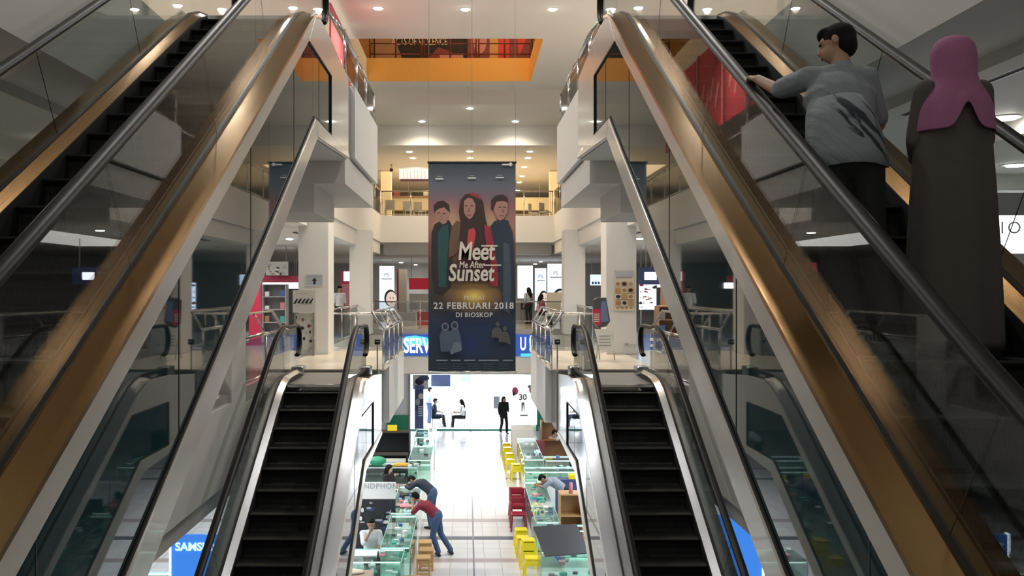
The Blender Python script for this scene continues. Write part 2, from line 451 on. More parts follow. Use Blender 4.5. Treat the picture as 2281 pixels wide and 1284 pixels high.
# ================================================================== ESCALATORS
H = 4.8; R_ = H/T30
def base(y, w=0.55):
    def soft(t):   # smoothed max(t,0)
        if t < -w: return 0
        if t > w: return t
        return (t+w)**2/(4*w)
    return T30*(soft(y)-soft(y-R_))
def hand_path(x, top=0.95, yend=1.55, ybeg=-1.0):
    pts = []
    # bottom return
    r = 0.27; y0 = ybeg; z = base(y0)+0.92
    for k in range(9):
        a = -PI/2 - PI*k/8
        pts.append((x, y0+r*math.cos(a)*1.0, z-r+r*math.sin(a)))
    n = 40
    for i in range(n+1):
        y = y0+(R_+yend-y0)*i/n
        h = 0.92 if (y < -0.6 or y > R_+0.6) else top
        pts.append((x, y, base(y)+h))
    z = H+0.92; y1 = R_+yend
    for k in range(1, 9):
        a = PI/2 - PI*k/8
        pts.append((x, y1+r*math.cos(a), z-r+r*math.sin(a)))
    return pts
def strip(mb, x0, x1, z0, z1, ya, yb, dz0=0, n=36):
    # a strip that follows the base curve; cross-section box x0..x1 by z0..z1, outer bevel dz0
    prev = None
    for i in range(n+1):
        y = ya+(yb-ya)*i/n; b = base(y)
        ring = [mb.b.verts.new((x0, y, b+z0)), mb.b.verts.new((x1, y, b+z0)), mb.b.verts.new((x1, y, b+z1-dz0)), mb.b.verts.new((x0, y, b+z1))]
        if prev:
            for k in range(4): mb._f([prev[k], prev[(k+1) % 4], ring[(k+1) % 4], ring[k]])
        else: mb._f(ring[::-1])
        prev = ring
    mb._f(prev)
def step_mesh():
    m = MB(); hw = 0.485
    prof = [(0.0, -0.231), (0.03, -0.20), (0.045, -0.12), (0.035, -0.05), (0.0, -0.012), (0.0, 0.0), (0.40, 0.0), (0.44, -0.03), (0.40, -0.231)]
    m.yz([(a, b) for a, b in prof], -hw, hw)
    me = bpy.data.meshes.new('step'); bmesh.ops.recalc_face_normals(m.b, faces=m.b.faces[:]); m.b.to_mesh(me); m.b.free()
    me.materials.append(M['step'])
    return me
STEP = step_mesh()
def nosing_mesh():
    m = MB(); m.box(-0.485, 0.485, -0.004, 0.03, -0.006, 0.004)
    me = bpy.data.meshes.new('nosing'); m.b.to_mesh(me); m.b.free(); me.materials.append(M['nosing']); return me
NOSE = nosing_mesh()
def escalator(name, label, loc, deck, top_ext, glass_end):
    root = thing('escalator', label, 'escalator', loc, 0)
    YE = top_ext
    for sx in (-1, 1):
        # cladding: outer face at x=0.80
        a, b = sorted((sx*0.77, sx*0.80))
        m = MB(); y0 = -1.0
        gtop = (4.37+0.12)/T30; gb = (3.58+1.13)/T30; bb = (3.36+1.43)/T30; tt = R_
        G = glass_end
        zl = lambda y, o: y*T30+o
        m.yz([(y0, zl(y0, 0.10)), (y0, zl(y0, -0.12)), (gtop, 4.37), (tt, H+0.06), (tt-0.07, H+0.06)], a, b)
        m.yz([(tt, H+0.06), (gtop, 4.37), (G, 4.37), (G, H+0.04)], a, b)
        m.yz([(G, H+0.04), (G, 3.58), (YE, 3.60), (YE, H-0.08)], a, b)
        m.build('upper_cladding', M['clad'], root, bevel=0.008)
        a2, b2 = sorted((sx*0.765, sx*0.815))
        m = MB()
        m.yz([(y0, zl(y0, -1.13)), (y0, zl(y0, -1.43)), (bb, 3.36), (gb, 3.58)], a2, b2)
        m.yz([(gb, 3.58), (bb, 3.36), (YE, 3.52), (YE, 3.60)], a2, b2)
        m.build('lower_cladding', M['clad'], root, bevel=0.02)
        a3, b3 = sorted((sx*0.755, sx*0.79))
        g = MB(); g.yz([(y0, zl(y0, -0.12)), (y0, zl(y0, -1.13)), (gb, 3.58), (G, 3.58), (G, 4.37), (gtop, 4.37)], a3, b3)
        pan = g.build('side_glass', M['darkglass'], root)
        k = MB(); xs = sx*0.80
        k.tube([(xs, y0, zl(y0, -1.12)), (xs, gb, 3.59), (xs, G, 3.59)], 0.012, 6)
        k.tube([(xs, gtop, 4.36), (xs, G, 4.36), (xs, G, 3.59)], 0.012, 6)
        for yy in (1.2, 3.1, 5.0, 6.9, 8.5):
            zt = min(zl(yy, -0.12), 4.37); zb = min(zl(yy, -1.13), 3.58)
            k.box(*sorted((sx*0.788, sx*0.793)), yy-0.004, yy+0.004, zb, zt)
        k.build('gasket', M['gasket'], pan)
        # decks
        d = MB(); strip(d, sx*0.64, sx*0.815, 0.075, 0.13, -1.6, R_+0.25, 0.02)
        # rounded end of the deck at the landing
        d.build('outer_deck', deck, root, smooth='auto')
        d = MB(); strip(d, sx*0.60, sx*0.50, 0.06, 0.13, -1.6, YE-1.25, 0.05)
        d.build('inner_deck', deck, root, smooth='auto')
        d = MB(); strip(d, sx*0.50, sx*0.492, -0.20, 0.09, -1.3, R_+1.2, 0)
        d.build('skirt_panel', M['black'], root)
        d = MB(); strip(d, sx*0.60, sx*0.64, 0.10, 0.145, -1.6, YE-1.25, 0)
        d.build('glass_clamp', M['gasket'], root)
        # balustrade glass
        g = MB(); n = 40; prev = None; yb, ye = -1.15, R_+1.72
        for i in range(n+1):
            y = yb+(ye-yb)*i/n; b_ = base(y); e = 0
            top = 0.91
            if i in (0, n): top = 0.72
            ring = [g.b.verts.new((sx*0.614, y, b_+0.12)), g.b.verts.new((sx*0.626, y, b_+0.12)), g.b.verts.new((sx*0.626, y, b_+top)), g.b.verts.new((sx*0.614, y, b_+top))]
            if prev:
                for q in range(4): g._f([prev[q], prev[(q+1) % 4], ring[(q+1) % 4], ring[q]])
            else: g._f(ring[::-1])
            prev = ring
        g._f(prev)
        gl = g.build('glass_balustrade', M['glass'], root)
        for yy in (0.9, 2.75, 4.6, 6.45):
            k = MB(); k.tube([(sx*0.62, yy, base(yy)+0.13), (sx*0.62, yy-0.36, base(yy-0.36)+0.90)], 0.003, 5)
            k.build('glass_joint', M['gasket'], gl)
        hr = MB().tube(hand_path(sx*0.62), 0.05, 12, 0.032).build('handrail', M['rubber'], root, smooth=True)
        MB().tube([(p[0], p[1], p[2]-0.028) for p in hand_path(sx*0.62)[9:50]], 0.018, 6, 0.012).build('rail_track', M['chrome'], hr)
        # newel end cover
        nw = MB(); nw.box(*sorted((sx*0.50, sx*0.72)), R_+1.55, R_+1.9, H-0.02, H+0.17)
        nw.build('newel_cover', deck, root, bevel=0.03)
    # soffit
    m = MB(); bb = (3.36+1.43)/T30
    m.yz([(-1.0, -1.0*T30-1.43), (-1.0, -1.0*T30-1.34), (bb, 3.40), (YE, 3.54), (YE, 3.50), (bb, 3.36)], -0.765, 0.765)
    m.build('soffit', M['wall'], root)
    # landing plates and combs
    m = MB().box(-0.62, 0.62, R_+0.02, R_+2.2, H-0.05, H+0.005); m.build('landing_plate', M['plate'], root)
    m = MB().box(-0.62, 0.62, -2.0, -0.12, -0.05, 0.005); m.build('landing_plate', M['plate'], root)
    for yy, zz in ((R_-0.03, H-0.035), (-0.12, -0.035)):
        MB().box(-0.485, 0.485, yy, yy+0.12, zz, zz+0.042).build('comb', M['chrome'], root)
    # steps
    n = int(R_/0.4)+1
    zs = []
    for i in range(-2, n+3):
        y = i*0.4+0.05; yc = y+0.2
        z = T30*max(0, min(R_, y+0.08)) ; z = min(z, H-0.0)
        if y < -0.7 or y > R_-0.02: continue
        st = bpy.data.objects.new('step', STEP); COL.objects.link(st); st.parent = root; st.location = (0, y, min(z, H-0.012))
        ns = bpy.data.objects.new('nosing', NOSE); COL.objects.link(ns); ns.parent = st
    return root
escalator('escalator', 'bronze-decked escalator at upper left with dark glass side, rising to the second floor, empty', (-2.57, 2.63, 0), M['gold'], 11.2, 9.42)
escalator('escalator', 'bronze-decked escalator at upper right carrying the man and the woman in pink headscarf', (2.45, 2.63, 0), M['gold'], 11.2, 9.42)
escalator('escalator', 'steel-decked lower left escalator rising from the ground floor counters, black steps', (-2.48, 7.0, -4.8), M['steel'], 11.2, 9.6)
escalator('escalator', 'steel-decked lower right escalator rising from the ground floor beside the yellow stools', (2.58, 7.0, -4.8), M['steel'], 11.2, 9.6)
# ================================================================== RAILINGS
def railing(label, pts, z0, hl, hu, posts, name='railing', slant=0.22, ends=True, out=1, hang=0.0, mtl=None, group=None, low=0.06):
    """glass railing along a straight line: panes, posts, a lower rail at hl and a second rail at hu reached by slanted arms"""
    p0, p1 = Vector((*pts[0], 0)), Vector((*pts[1], 0))
    L = (p1-p0).length; d = (p1-p0).normalized(); nrm = Vector((-d.y, d.x, 0))*out
    mt = mtl or M['chrome']
    root = thing(name, label, 'railing', (p0.x, p0.y, z0), 0, group)
    at = lambda t, off, z: tuple(d*t + nrm*off + Vector((0, 0, z)))
    MB().tube([at(0, 0, hl), at(L, 0, hl)], 0.028, 8).build('lower_rail', mt, root, smooth=True)
    if hu:
        MB().tube([at(0, 0, hl), at(0.03, slant, hu), at(L-0.03, slant, hu), at(L, 0, hl)], 0.028, 8).build('upper_rail', mt, root, smooth=True)
    MB().tube([at(0, 0, low), at(L, 0, low)], 0.018, 6).build('bottom_rail', mt, root, smooth=True)
    for i in range(posts):
        t = 0.04+(L-0.08)*i/(posts-1)
        MB().tube([at(t, 0, 0), at(t, 0, hl)], 0.024, 8).build('post', mt, root, smooth=True)
        if hu and 0 < i < posts-1:
            MB().tube([at(t, 0, hl), at(t, slant, hu)], 0.016, 6).build('arm', mt, root, smooth=True)
        if i < posts-1:
            t2 = 0.04+(L-0.08)*(i+1)/(posts-1)
            a = Vector(at(t+0.05, -0.006, low+0.03)); b = Vector(at(t2-0.05, 0.006, hl-0.05))
            c = (a+b)/2
            ang = math.atan2(d.y, d.x)
            MB().bx(tuple(c), ((t2-t)-0.10, 0.012, hl-0.08-low), rz=ang).build('glass_pane', M['railglass'], root)
    return root
for s, nm in ((-1, 'left'), (1, 'right')):
    railing('chrome and glass railing along the first floor edge left of the %s lower escalator' % nm if s < 0 else 'chrome and glass railing along the first floor edge, right of the lower right escalator',
            [(s*3.6, 14.95), (s*3.6, 18.2)], 0, 0.79, 1.15, 3, out=-s)
    railing('slant-armed chrome railing on the %s landing box, running towards the far side' % nm, [(s*1.66, 18.3), (s*1.66, 23.6)], 0, 0.78, 1.12, 5, out=-s)
    railing('chrome railing across the end of the %s first floor landing box' % nm, [(s*1.98, 23.66), (s*3.72, 23.66)], 0, 0.95, 0, 3)
    railing('chrome railing along the first floor edge between the two %s white columns' % nm, [(s*3.8, 24.0), (s*3.8, 36.2)], 0, 1.0, 0, 7)
    railing('chrome and glass railing on the second floor box beside the upper %s escalator' % nm, [(s*1.84, 13.9), (s*1.84, 18.3)], 4.8, 0.62, 0.92, 4, out=-s)
    railing('glass railing along the %s edge of the second floor, beyond the landing box' % nm, [(s*3.84, 24), (s*3.84, 40.9)], 4.8, 1.08, 0, 8)
railing('long chrome railing across the far edge of the first floor, above the blue sign', [(-3.75, 36.5), (3.75, 36.5)], 0, 1.06, 0, 9, low=0.3)
railing('long glass railing across the far edge of the second floor', [(-3.8, 41.05), (3.8, 41.05)], 4.8, 1.08, 0, 7)
rd = mat('dark_red_rail', (0.16, 0.03, 0.02), 0.4, 0.3)
for k in range(3):
    x0 = -3.4+1.9*k
    t = thing('railing', 'dark red barrier %s, top opening edge' % ['at the left end', 'in the middle', 'at the right end'][k], 'railing', (x0, 32.45, 9.6))
    for z in (0.18, 0.55, 0.93): MB().tube([(0, 0, z), (1.8, 0, z)], 0.02, 6).build('bar', rd, t, smooth=True)
    for x in (0.0, 0.9, 1.8): MB().tube([(x, 0, 0), (x, 0, 0.95)], 0.03, 6).build('post', rd, t, smooth=True)

# ================================================================== UPPER POSTERS (above the opening)
t = thing('billboard', 'wide dark film poster with cream title lettering seen through the ceiling opening', 'poster', (-1.35, 33.2, 9.6))
a = Art(0)
a.rect(-1.95, 1.25, 0.03, 3.0, flat('print_black', (0.02, 0.012, 0.012)))
a.poly([(-1.95, 0), (-0.9, 0), (-1.4, 1.3), (-1.95, 1.6)], flat('print_tan', (0.36, 0.22, 0.13)))
a.poly([(-0.2, 0), (1.1, 0), (0.8, 0.45), (0.3, 0.62)], flat('print_maroon', (0.22, 0.05, 0.06)))
a.poly([(0.45, 0.02), (1.2, 0.02), (1.2, 0.34), (0.35, 0.34)], flat('print_pink', (0.55, 0.26, 0.26)))
a.build('printed_panel', t)
MB().box(-2.0, 1.3, 0.02, 0.1, 0.03, 3.05).build('backing', M['black'], t)
text('ACTS OF VIOLENCE', 0.36, M['cream'], t, (-0.36, -0.03, 0.80), sx=0.62)
t = thing('billboard', 'red and tan film poster at right of the ceiling opening', 'poster', (1.15, 33.25, 9.6))
a = Art(0)
a.rect(-1.15, 1.15, 0.03, 3.0, flat('print_maroon', (0.22, 0.05, 0.06)))
a.rect(-0.35, -0.05, 0.03, 3.0, flat('print_gold', (0.60, 0.36, 0.14)))
a.rect(-0.05, 0.35, 0.03, 3.0, flat('print_red', (0.65, 0.05, 0.05)))
a.ell(-0.7, 0.9, 0.25, 0.5, flat('print_pink', (0.55, 0.26, 0.26)))
a.poly([(0.7, 0.3), (0.95, 0.9), (0.9, 2), (0.55, 2)], flat('print_red', (0.65, 0.05, 0.05)))
a.build('printed_panel', t)
MB().box(-1.2, 1.2, 0.02, 0.1, 0.03, 3.05).build('backing', M['black'], t)

# red hanging boards left
rp = flat('faded_red_print', (0.50, 0.06, 0.08)); rp2 = flat('pale_print', (0.62, 0.36, 0.30))
for k in range(3):
    y = 22.6+k*2.9
    t = thing('hanging_board', 'faded red advertising board with pale script, %s of the three over the left upper edge' % ['nearest', 'middle', 'farthest'][k], 'board', (-3.32, y, 6.1))
    MB().box(-0.04, 0, 0, 2.5, 0, 2.45).build('panel', rp, t)
    MB().box(-0.05, 0.02, 2.5, 2.6, 0, 2.5).build('frame', mat('dark_red_frame', (0.2, 0.05, 0.04), 0.5), t)
    for q in range(4):
        MB().bx((0.006, 0.45+0.5*q, 0.9+0.28*(q % 2)), (0.008, 0.14, 0.7), m=Matrix.Rotation(0.5, 4, 'X')).build('script_stroke', rp2, t)
    for yy in (0.3, 2.2): MB().tube([(-0.02, yy, 2.45), (-0.30, yy, 2.72)], 0.01, 5).build('hanger', M['greymetal'], t)

# ================================================================== BANNER
t = thing('hanging_banner', 'tall dark film banner hanging in the middle of the atrium with three figures', 'banner', (0.11, 22.0, 0))
zt, zb = 4.58, -0.39; hw = 1.035
bm_ = bpy.data.materials.new('banner_print'); bm_.use_nodes = True; nt = bm_.node_tree; b = nt.nodes['Principled BSDF']
b.inputs['Roughness'].default_value = 0.5
tc = nt.nodes.new('ShaderNodeTexCoord'); sp = nt.nodes.new('ShaderNodeSeparateXYZ'); nt.links.new(tc.outputs['Object'], sp.inputs[0])
mr = nt.nodes.new('ShaderNodeMapRange'); mr.inputs['From Min'].default_value = zb; mr.inputs['From Max'].default_value = zt
nt.links.new(sp.outputs['Z'], mr.inputs['Value'])
cr = nt.nodes.new('ShaderNodeValToRGB'); nt.links.new(mr.outputs[0], cr.inputs[0])
els = [(0.0, (0.014, 0.028, 0.042)), (0.22, (0.016, 0.032, 0.08)), (0.33, (0.035, 0.035, 0.036)), (0.46, (0.06, 0.045, 0.033)), (0.60, (0.17, 0.065, 0.055)),
       (0.70, (0.33, 0.18, 0.12)), (0.79, (0.25, 0.115, 0.13)), (0.88, (0.11, 0.125, 0.16)), (1.0, (0.03, 0.048, 0.065))]
e = cr.color_ramp.elements
e[0].position, e[0].color = els[0][0], (*els[0][1], 1); e[1].position, e[1].color = els[-1][0], (*els[-1][1], 1)
for p, c in els[1:-1]:
    q = e.new(p); q.color = (*c, 1)
def spot(nt, tc, prev, cx, cz, rx, rz, col, pw=1.0):
    mp = nt.nodes.new('ShaderNodeMapping'); mp.vector_type = 'POINT'
    mp.inputs['Location'].default_value = (-cx/rx, 0, -cz/rz); mp.inputs['Scale'].default_value = (1/rx, 0, 1/rz)
    g = nt.nodes.new('ShaderNodeTexGradient'); g.gradient_type = 'SPHERICAL'
    nt.links.new(tc.outputs['Object'], mp.inputs[0]); nt.links.new(mp.outputs[0], g.inputs[0])
    mx = nt.nodes.new('ShaderNodeMixRGB'); mx.inputs[2].default_value = (*col, 1)
    pw_ = nt.nodes.new('ShaderNodeMath'); pw_.operation = 'POWER'; pw_.inputs[1].default_value = 1.6; nt.links.new(g.outputs['Fac'], pw_.inputs[0])
    nt.links.new(pw_.outputs[0], mx.inputs[0]); nt.links.new(prev, mx.inputs[1]); return mx.outputs[0]
c0 = spot(nt, tc, cr.outputs[0], 0.05, 1.42, 0.9, 0.55, (0.55, 0.32, 0.09))
c0 = spot(nt, tc, c0, 0.05, 1.40, 0.34, 0.22, (0.85, 0.68, 0.12))
c0 = spot(nt, tc, c0, -0.55, 3.1, 0.5, 0.7, (0.50, 0.34, 0.20))
c0 = spot(nt, tc, c0, 0.5, 3.1, 0.4, 0.7, (0.50, 0.34, 0.20))
c0 = spot(nt, tc, c0, 0.0, 0.25, 0.55, 0.5, (0.012, 0.03, 0.12))
nt.links.new(c0, b.inputs['Base Color'])
MB().box(-hw, hw, 0.0, 0.012, zb, zt).build('cloth', bm_, t)
MB().tube([(-hw-0.02, 0.0, zt), (hw+0.02, 0.0, zt)], 0.028, 8).build('top_bar', M['black'], t, smooth=True)
MB().tube([(-hw-0.03, 0.0, zb), (hw+0.03, 0.0, zb)], 0.03, 8).build('bottom_bar', M['chrome'], t, smooth=True)
for x in (-hw, 0, hw): MB().tube([(x, 0, zt), (x*0.98, 0, 8.8)], 0.004, 4).build('wire', M['greymetal'], t)
def bx_(px): return (px-1041)*22/2068-0.11
def bz_(py): return 1.6+(642-py)*22/2068
def P2(l): return [(bx_(x), bz_(y)) for x, y in l]
a = Art(-0.002)
hair = flat('print_hair', (0.035, 0.018, 0.015)); skin = flat('print_skin', (0.36, 0.19, 0.16)); skd = flat('print_skin_dim', (0.20, 0.10, 0.09)); 
teal = flat('print_teal', (0.015, 0.07, 0.075)); redj = flat('print_jacket', (0.30, 0.025, 0.045)); redb = flat('print_bright_red', (0.5, 0.05, 0.06))
nav = flat('print_navy', (0.018, 0.032, 0.055)); dk = flat('print_dark', (0.02, 0.018, 0.02)); bron = flat('print_brown', (0.13, 0.075, 0.045))
navl = flat('print_navy_light', (0.05, 0.075, 0.11))
# left figure
a.poly(P2([(961, 610), (961, 520), (968, 500), (980, 493), (1000, 490), (1008, 505), (1010, 560), (1004, 640), (985, 660), (968, 655)]), dk)
a.poly(P2([(977, 640), (975, 520), (984, 505), (998, 500), (1000, 530), (996, 580), (994, 640)]), teal)
a.poly(P2([(970, 480), (970, 463), (978, 456), (992, 458), (1000, 468), (1000, 484), (994, 497), (986, 500), (977, 492)]), skin)
a.poly(P2([(967, 476), (966, 458), (975, 449), (988, 447), (1000, 456), (1003, 474), (997, 470), (990, 462), (978, 465), (971, 470)]), hair)
a.rect(bx_(975), bx_(981), bz_(476), bz_(474), hair); a.rect(bx_(986), bx_(992), bz_(477), bz_(475), hair)
a.rect(bx_(979), bx_(986), bz_(489), bz_(487.5), skd); a.poly(P2([(983, 478), (981, 484), (985, 484)]), skd)
# brown sleeve of the middle figure
a.poly(P2([(1000, 545), (1006, 505), (1018, 492), (1034, 500), (1032, 545), (1014, 568), (1000, 575)]), bron)
# middle figure
a.poly(P2([(1026, 500), (1022, 470), (1026, 446), (1036, 434), (1050, 430), (1066, 434), (1076, 450), (1082, 490), (1090, 520), (1092, 560), (1080, 575), (1030, 575), (1022, 540)]), hair)
a.poly(P2([(1044, 431), (1056, 430), (1068, 436), (1072, 446), (1062, 440), (1050, 436)]), redj)
a.poly(P2([(1033, 462), (1034, 448), (1042, 441), (1052, 443), (1059, 455), (1058, 472), (1052, 484), (1046, 489), (1038, 482), (1034, 474)]), skin)
a.rect(bx_(1035), bx_(1041), bz_(460), bz_(458), hair); a.rect(bx_(1048), bx_(1055), bz_(460), bz_(458), hair)
a.poly(P2([(1044, 462), (1041, 473), (1047, 473)]), skd); a.rect(bx_(1040), bx_(1050), bz_(480.5), bz_(478.5), redj)
a.poly(P2([(1040, 545), (1044, 512), (1056, 508), (1060, 520), (1054, 560), (1042, 560)]), redb)
a.poly(P2([(1078, 500), (1090, 505), (1104, 545), (1112, 600), (1108, 640), (1090, 635), (1084, 560)]), redj)
a.poly(P2([(1028, 575), (1092, 575), (1096, 625), (1030, 628)]), flat('print_dark_maroon', (0.07, 0.02, 0.03)))
# right figure
a.poly(P2([(1092, 505), (1100, 494), (1118, 488), (1132, 492), (1142, 520), (1145, 560), (1145, 700), (1112, 640), (1104, 560)]), nav)
a.poly(P2([(1120, 690), (1122, 540), (1134, 545), (1138, 620), (1136, 700)]), navl)
a.poly(P2([(1100, 470), (1100, 452), (1108, 444), (1124, 444), (1131, 456), (1130, 474), (1122, 488), (1113, 492), (1105, 484)]), skin)
a.poly(P2([(1094, 466), (1094, 446), (1104, 436), (1120, 434), (1130, 440), (1131, 452), (1120, 448), (1106, 450), (1101, 462), (1099, 470)]), hair)
a.rect(bx_(1110), bx_(1117), bz_(463), bz_(461), hair); a.rect(bx_(1121), bx_(1127), bz_(463), bz_(461), hair)
a.poly(P2([(1119, 464), (1118, 474), (1123, 474)]), skd); a.rect(bx_(1113), bx_(1123), bz_(482), bz_(480), skd)
# small credits, logo strokes
wi = flat('print_white', (0.62, 0.62, 0.62)); wi2 = flat('print_grey', (0.25, 0.27, 0.29))
for x, y in ((979, 399), (1051, 397), (1113, 396)):
    a.rect(bx_(x-9), bx_(x+9), bz_(y+1.6), bz_(y-1.2), wi); a.rect(bx_(x-6), bx_(x+6), bz_(y-4), bz_(y-6), wi2)
a.rect(bx_(1118), bx_(1134), bz_(369), bz_(365.5), wi); a.poly(P2([(1132, 367), (1137, 362), (1142, 367), (1137, 372)]), wi)
for x0, x1 in ((972, 997), (1005, 1026), (1034, 1058), (1066, 1110), (1120, 1142)): a.rect(bx_(x0), bx_(x1), bz_(804), bz_(801.5), wi2)
for r in range(3):
    for q in range(5): a.rect(bx_(975+q*34), bx_(975+q*34+22), bz_(812+r*5), bz_(810+r*5), flat('print_dim', (0.05, 0.07, 0.085)))
# two suited figures, bottom left; seated pair, bottom right
su = flat('print_suit', (0.07, 0.10, 0.15)); su2 = flat('print_suit_light', (0.13, 0.16, 0.21))
for x, y in ((992, 728), (1013, 725)):
    a.poly(P2([(x-10, y+55), (x-13, y+20), (x-8, y+8), (x+9, y+8), (x+13, y+25), (x+17, y+45), (x+8, y+55)]), su)
    a.ell(bx_(x), bz_(y), 0.09, 0.10, su2); a.ell(bx_(x), bz_(y), 0.055, 0.06, nav)
a.poly(P2([(985, 765), (1002, 765), (1014, 782), (1008, 788), (995, 778)]), su); a.poly(P2([(1012, 762), (1024, 762), (1030, 778), (1026, 782), (1012, 786), (1006, 790), (1003, 786)]), su2)
gr = flat('print_warm_grey', (0.09, 0.085, 0.08))
for x, y in ((1108, 722), (1124, 732)):
    a.ell(bx_(x), bz_(y), 0.05, 0.06, gr); a.poly(P2([(x-14, y+30), (x-12, y+12), (x-4, y+7), (x+5, y+7), (x+12, y+20), (x+13, y+36), (x, y+30)]), gr)
a.build('printed_artwork', t)
yy = -0.11
hand = mat('print_cream', (0.62, 0.58, 0.50), 0.6)
text('Meet', 0.60, hand, t, (bx_(1060), yy, bz_(562)), shear=0.12, sx=0.72, space=0.95, bold=0.012)
text('Me After', 0.22, hand, t, (bx_(1051), yy, bz_(591)), shear=0.1, sx=0.75, bold=0.004)
text('Sunset', 0.56, hand, t, (bx_(1049), yy, bz_(610)), shear=0.12, sx=0.72, bold=0.012)
MB().box(bx_(1072), bx_(1108), yy, yy+0.003, bz_(550), bz_(547)).build('letter_stroke', hand, t)
MB().box(bx_(1078), bx_(1116), yy, yy+0.003, bz_(593), bz_(590)).build('letter_stroke', hand, t)
text('MULAI', 0.15, mat('print_tan_grey', (0.60, 0.52, 0.42), 0.6), t, (bx_(1056), yy, bz_(664)), space=1.15)
text('22 FEBRUARI 2018', 0.215, wi, t, (bx_(1055), yy, bz_(682)), space=1.12, bold=0.004)
text('DI BIOSKOP', 0.15, wi, t, (bx_(1056), yy, bz_(702)), space=1.1, bold=0.002)

# ================================================================== BLUE SIGN (far edge of first floor)
t = thing('fascia_sign', 'long blue service sign on the far first floor edge, partly behind the banner', 'sign', (0, 36.38, 0))
z0, z1 = -1.06, -0.22
sb = mat('sign_blue', (0.025, 0.09, 0.42), 0.4, emit=0.22); cy = mat('sign_cyan', (0.06, 0.42, 0.62), 0.4, emit=0.5)
MB().box(-2.72, 3.1, -0.04, 0.02, z0, z1).build('panel', sb, t)
def sx_(px): return (px-1041)*36.3/2068
def sz_(py): return 1.6-(py-642)*36.3/2068
a = Art(-0.045, step=0.003)
a.poly([(sx_(p), sz_(q)) for p, q in ((893, 757), (905, 750), (925, 748), (950, 752), (960, 760), (960, 775), (930, 768), (905, 775))], cy)
a.rect(sx_(1160), sx_(1230), sz_(795), sz_(788), cy)
a.poly([(sx_(p), sz_(q)) for p, q in ((888, 750), (894, 750), (895, 770), (899, 772), (898, 776), (893, 788), (888, 789))], mat('sign_yellow', (0.8, 0.65, 0.05), 0.4, emit=0.4))
a.rect(sx_(1181), sx_(1232), sz_(785), sz_(748), mat('sign_white', (0.8, 0.8, 0.8), 0.4, emit=0.4)); a.rect(sx_(1182.5), sx_(1232), sz_(783.5), sz_(749.5), sb)
a.rect(sx_(1184), sx_(1232), sz_(782), sz_(769), MATS['sign_white'])
a.build('printed_shapes', t)
text('SERVICE', 0.80, MATS['sign_white'], t, (sx_(899), -0.06, sz_(772)), align='LEFT', sx=0.60, bold=0.02, ext=0.01)
text('U !!', 0.72, MATS['sign_white'], t, (sx_(1158), -0.06, sz_(768)), align='LEFT', sx=0.5, bold=0.015, ext=0.01)
text('BLO', 0.36, MATS['sign_yellow'], t, (sx_(1184), -0.065, sz_(759)), align='LEFT', sx=0.8, bold=0.01, ext=0.01)
text('BISA', 0.24, MATS['sign_yellow'], t, (sx_(1184), -0.065, sz_(776)), align='LEFT', sx=0.8, bold=0.006, ext=0.01)

# ================================================================== DOWNLIGHTS
def downlight(label, x, y, z, power=0, col=DAY, warm=False, size=0.11, group=None, spot=130):
    t = thing('downlight', label, 'ceiling light', (x, y, z), 0, group)
    MB().cyl((0, 0, -0.012), size+0.03, 0.014, 18).build('trim_ring', M['trimw'], t)
    MB().cyl((0, 0, -0.03), size*0.82, 0.02, 16, size).build('lens', M['lampw' if warm else 'lamp'], t, smooth=False)
    if power: lamp('SPOT', (x, y, z-0.06), power, col, 0.08, (0, 0, 0), spot)
    return t
# second floor ceiling front row
row = [(-6.25, 19.9), (-4.2, 23.6), (-4.6, 23.9), (-2.3, 23.9), (-0.05, 23.9), (2.2, 23.9), (4.4, 23.9), (6.8, 23.6)]
k = 0
for px, py in ((396, 12), (570, 65), (653, 17), (842, 18), (1037, 20), (1231, 20), (1422, 17), (1627, 45)):
    dz = 7.2; y = dz*2068/(642-py); x = (px-1041)*y/2068
    downlight('round downlight in the high beige ceiling before the opening, %s from the left' % ORD[k], x, y, 8.8, 330, NEUT, spot=150); k += 1
for k, (px, py) in enumerate(((940, 270), (1148, 270))):
    y = 6.67*2068/(642-py); x = (px-1041)*y/2068
    downlight('glowing spotlight before the lit ceiling beam, %s one' % ['left', 'right'][k], x, min(y, 37.6), 8.27, 170, NEUT, size=0.13, spot=150)
downlight('single spotlight hanging lower in the centre of the ceiling', 0.1, 34.4, 8.27, 120, NEUT, size=0.12, spot=150)
k = 0
for px, py in ((912, 338), (920, 352), (927, 375), (1047, 337), (1047, 352)):
    y = 5.86*2068/(642-py); x = (px-1041)*y/2068
    downlight('warm ceiling spot of the second floor hall, %s' % ['nearest on the left', 'next on the left', 'farthest on the left', 'nearest above the banner', 'farther above the banner'][k], x, y, 7.46, 60, WARM, True, 0.13, spot=150); k += 1
for k, (px, py) in enumerate(((1180, 337), (1176, 352), (1168, 372), (1163, 392), (1157, 406), (1153, 424))):
    y = 5.86*2068/(642-py); x = (px-1041)*y/2068
    downlight('warm ceiling spot in the receding row right of the banner, %s counting from the front' % ORD[k], x, y, 7.46, 60 if k < 4 else 0, WARM, True, 0.13, spot=150)
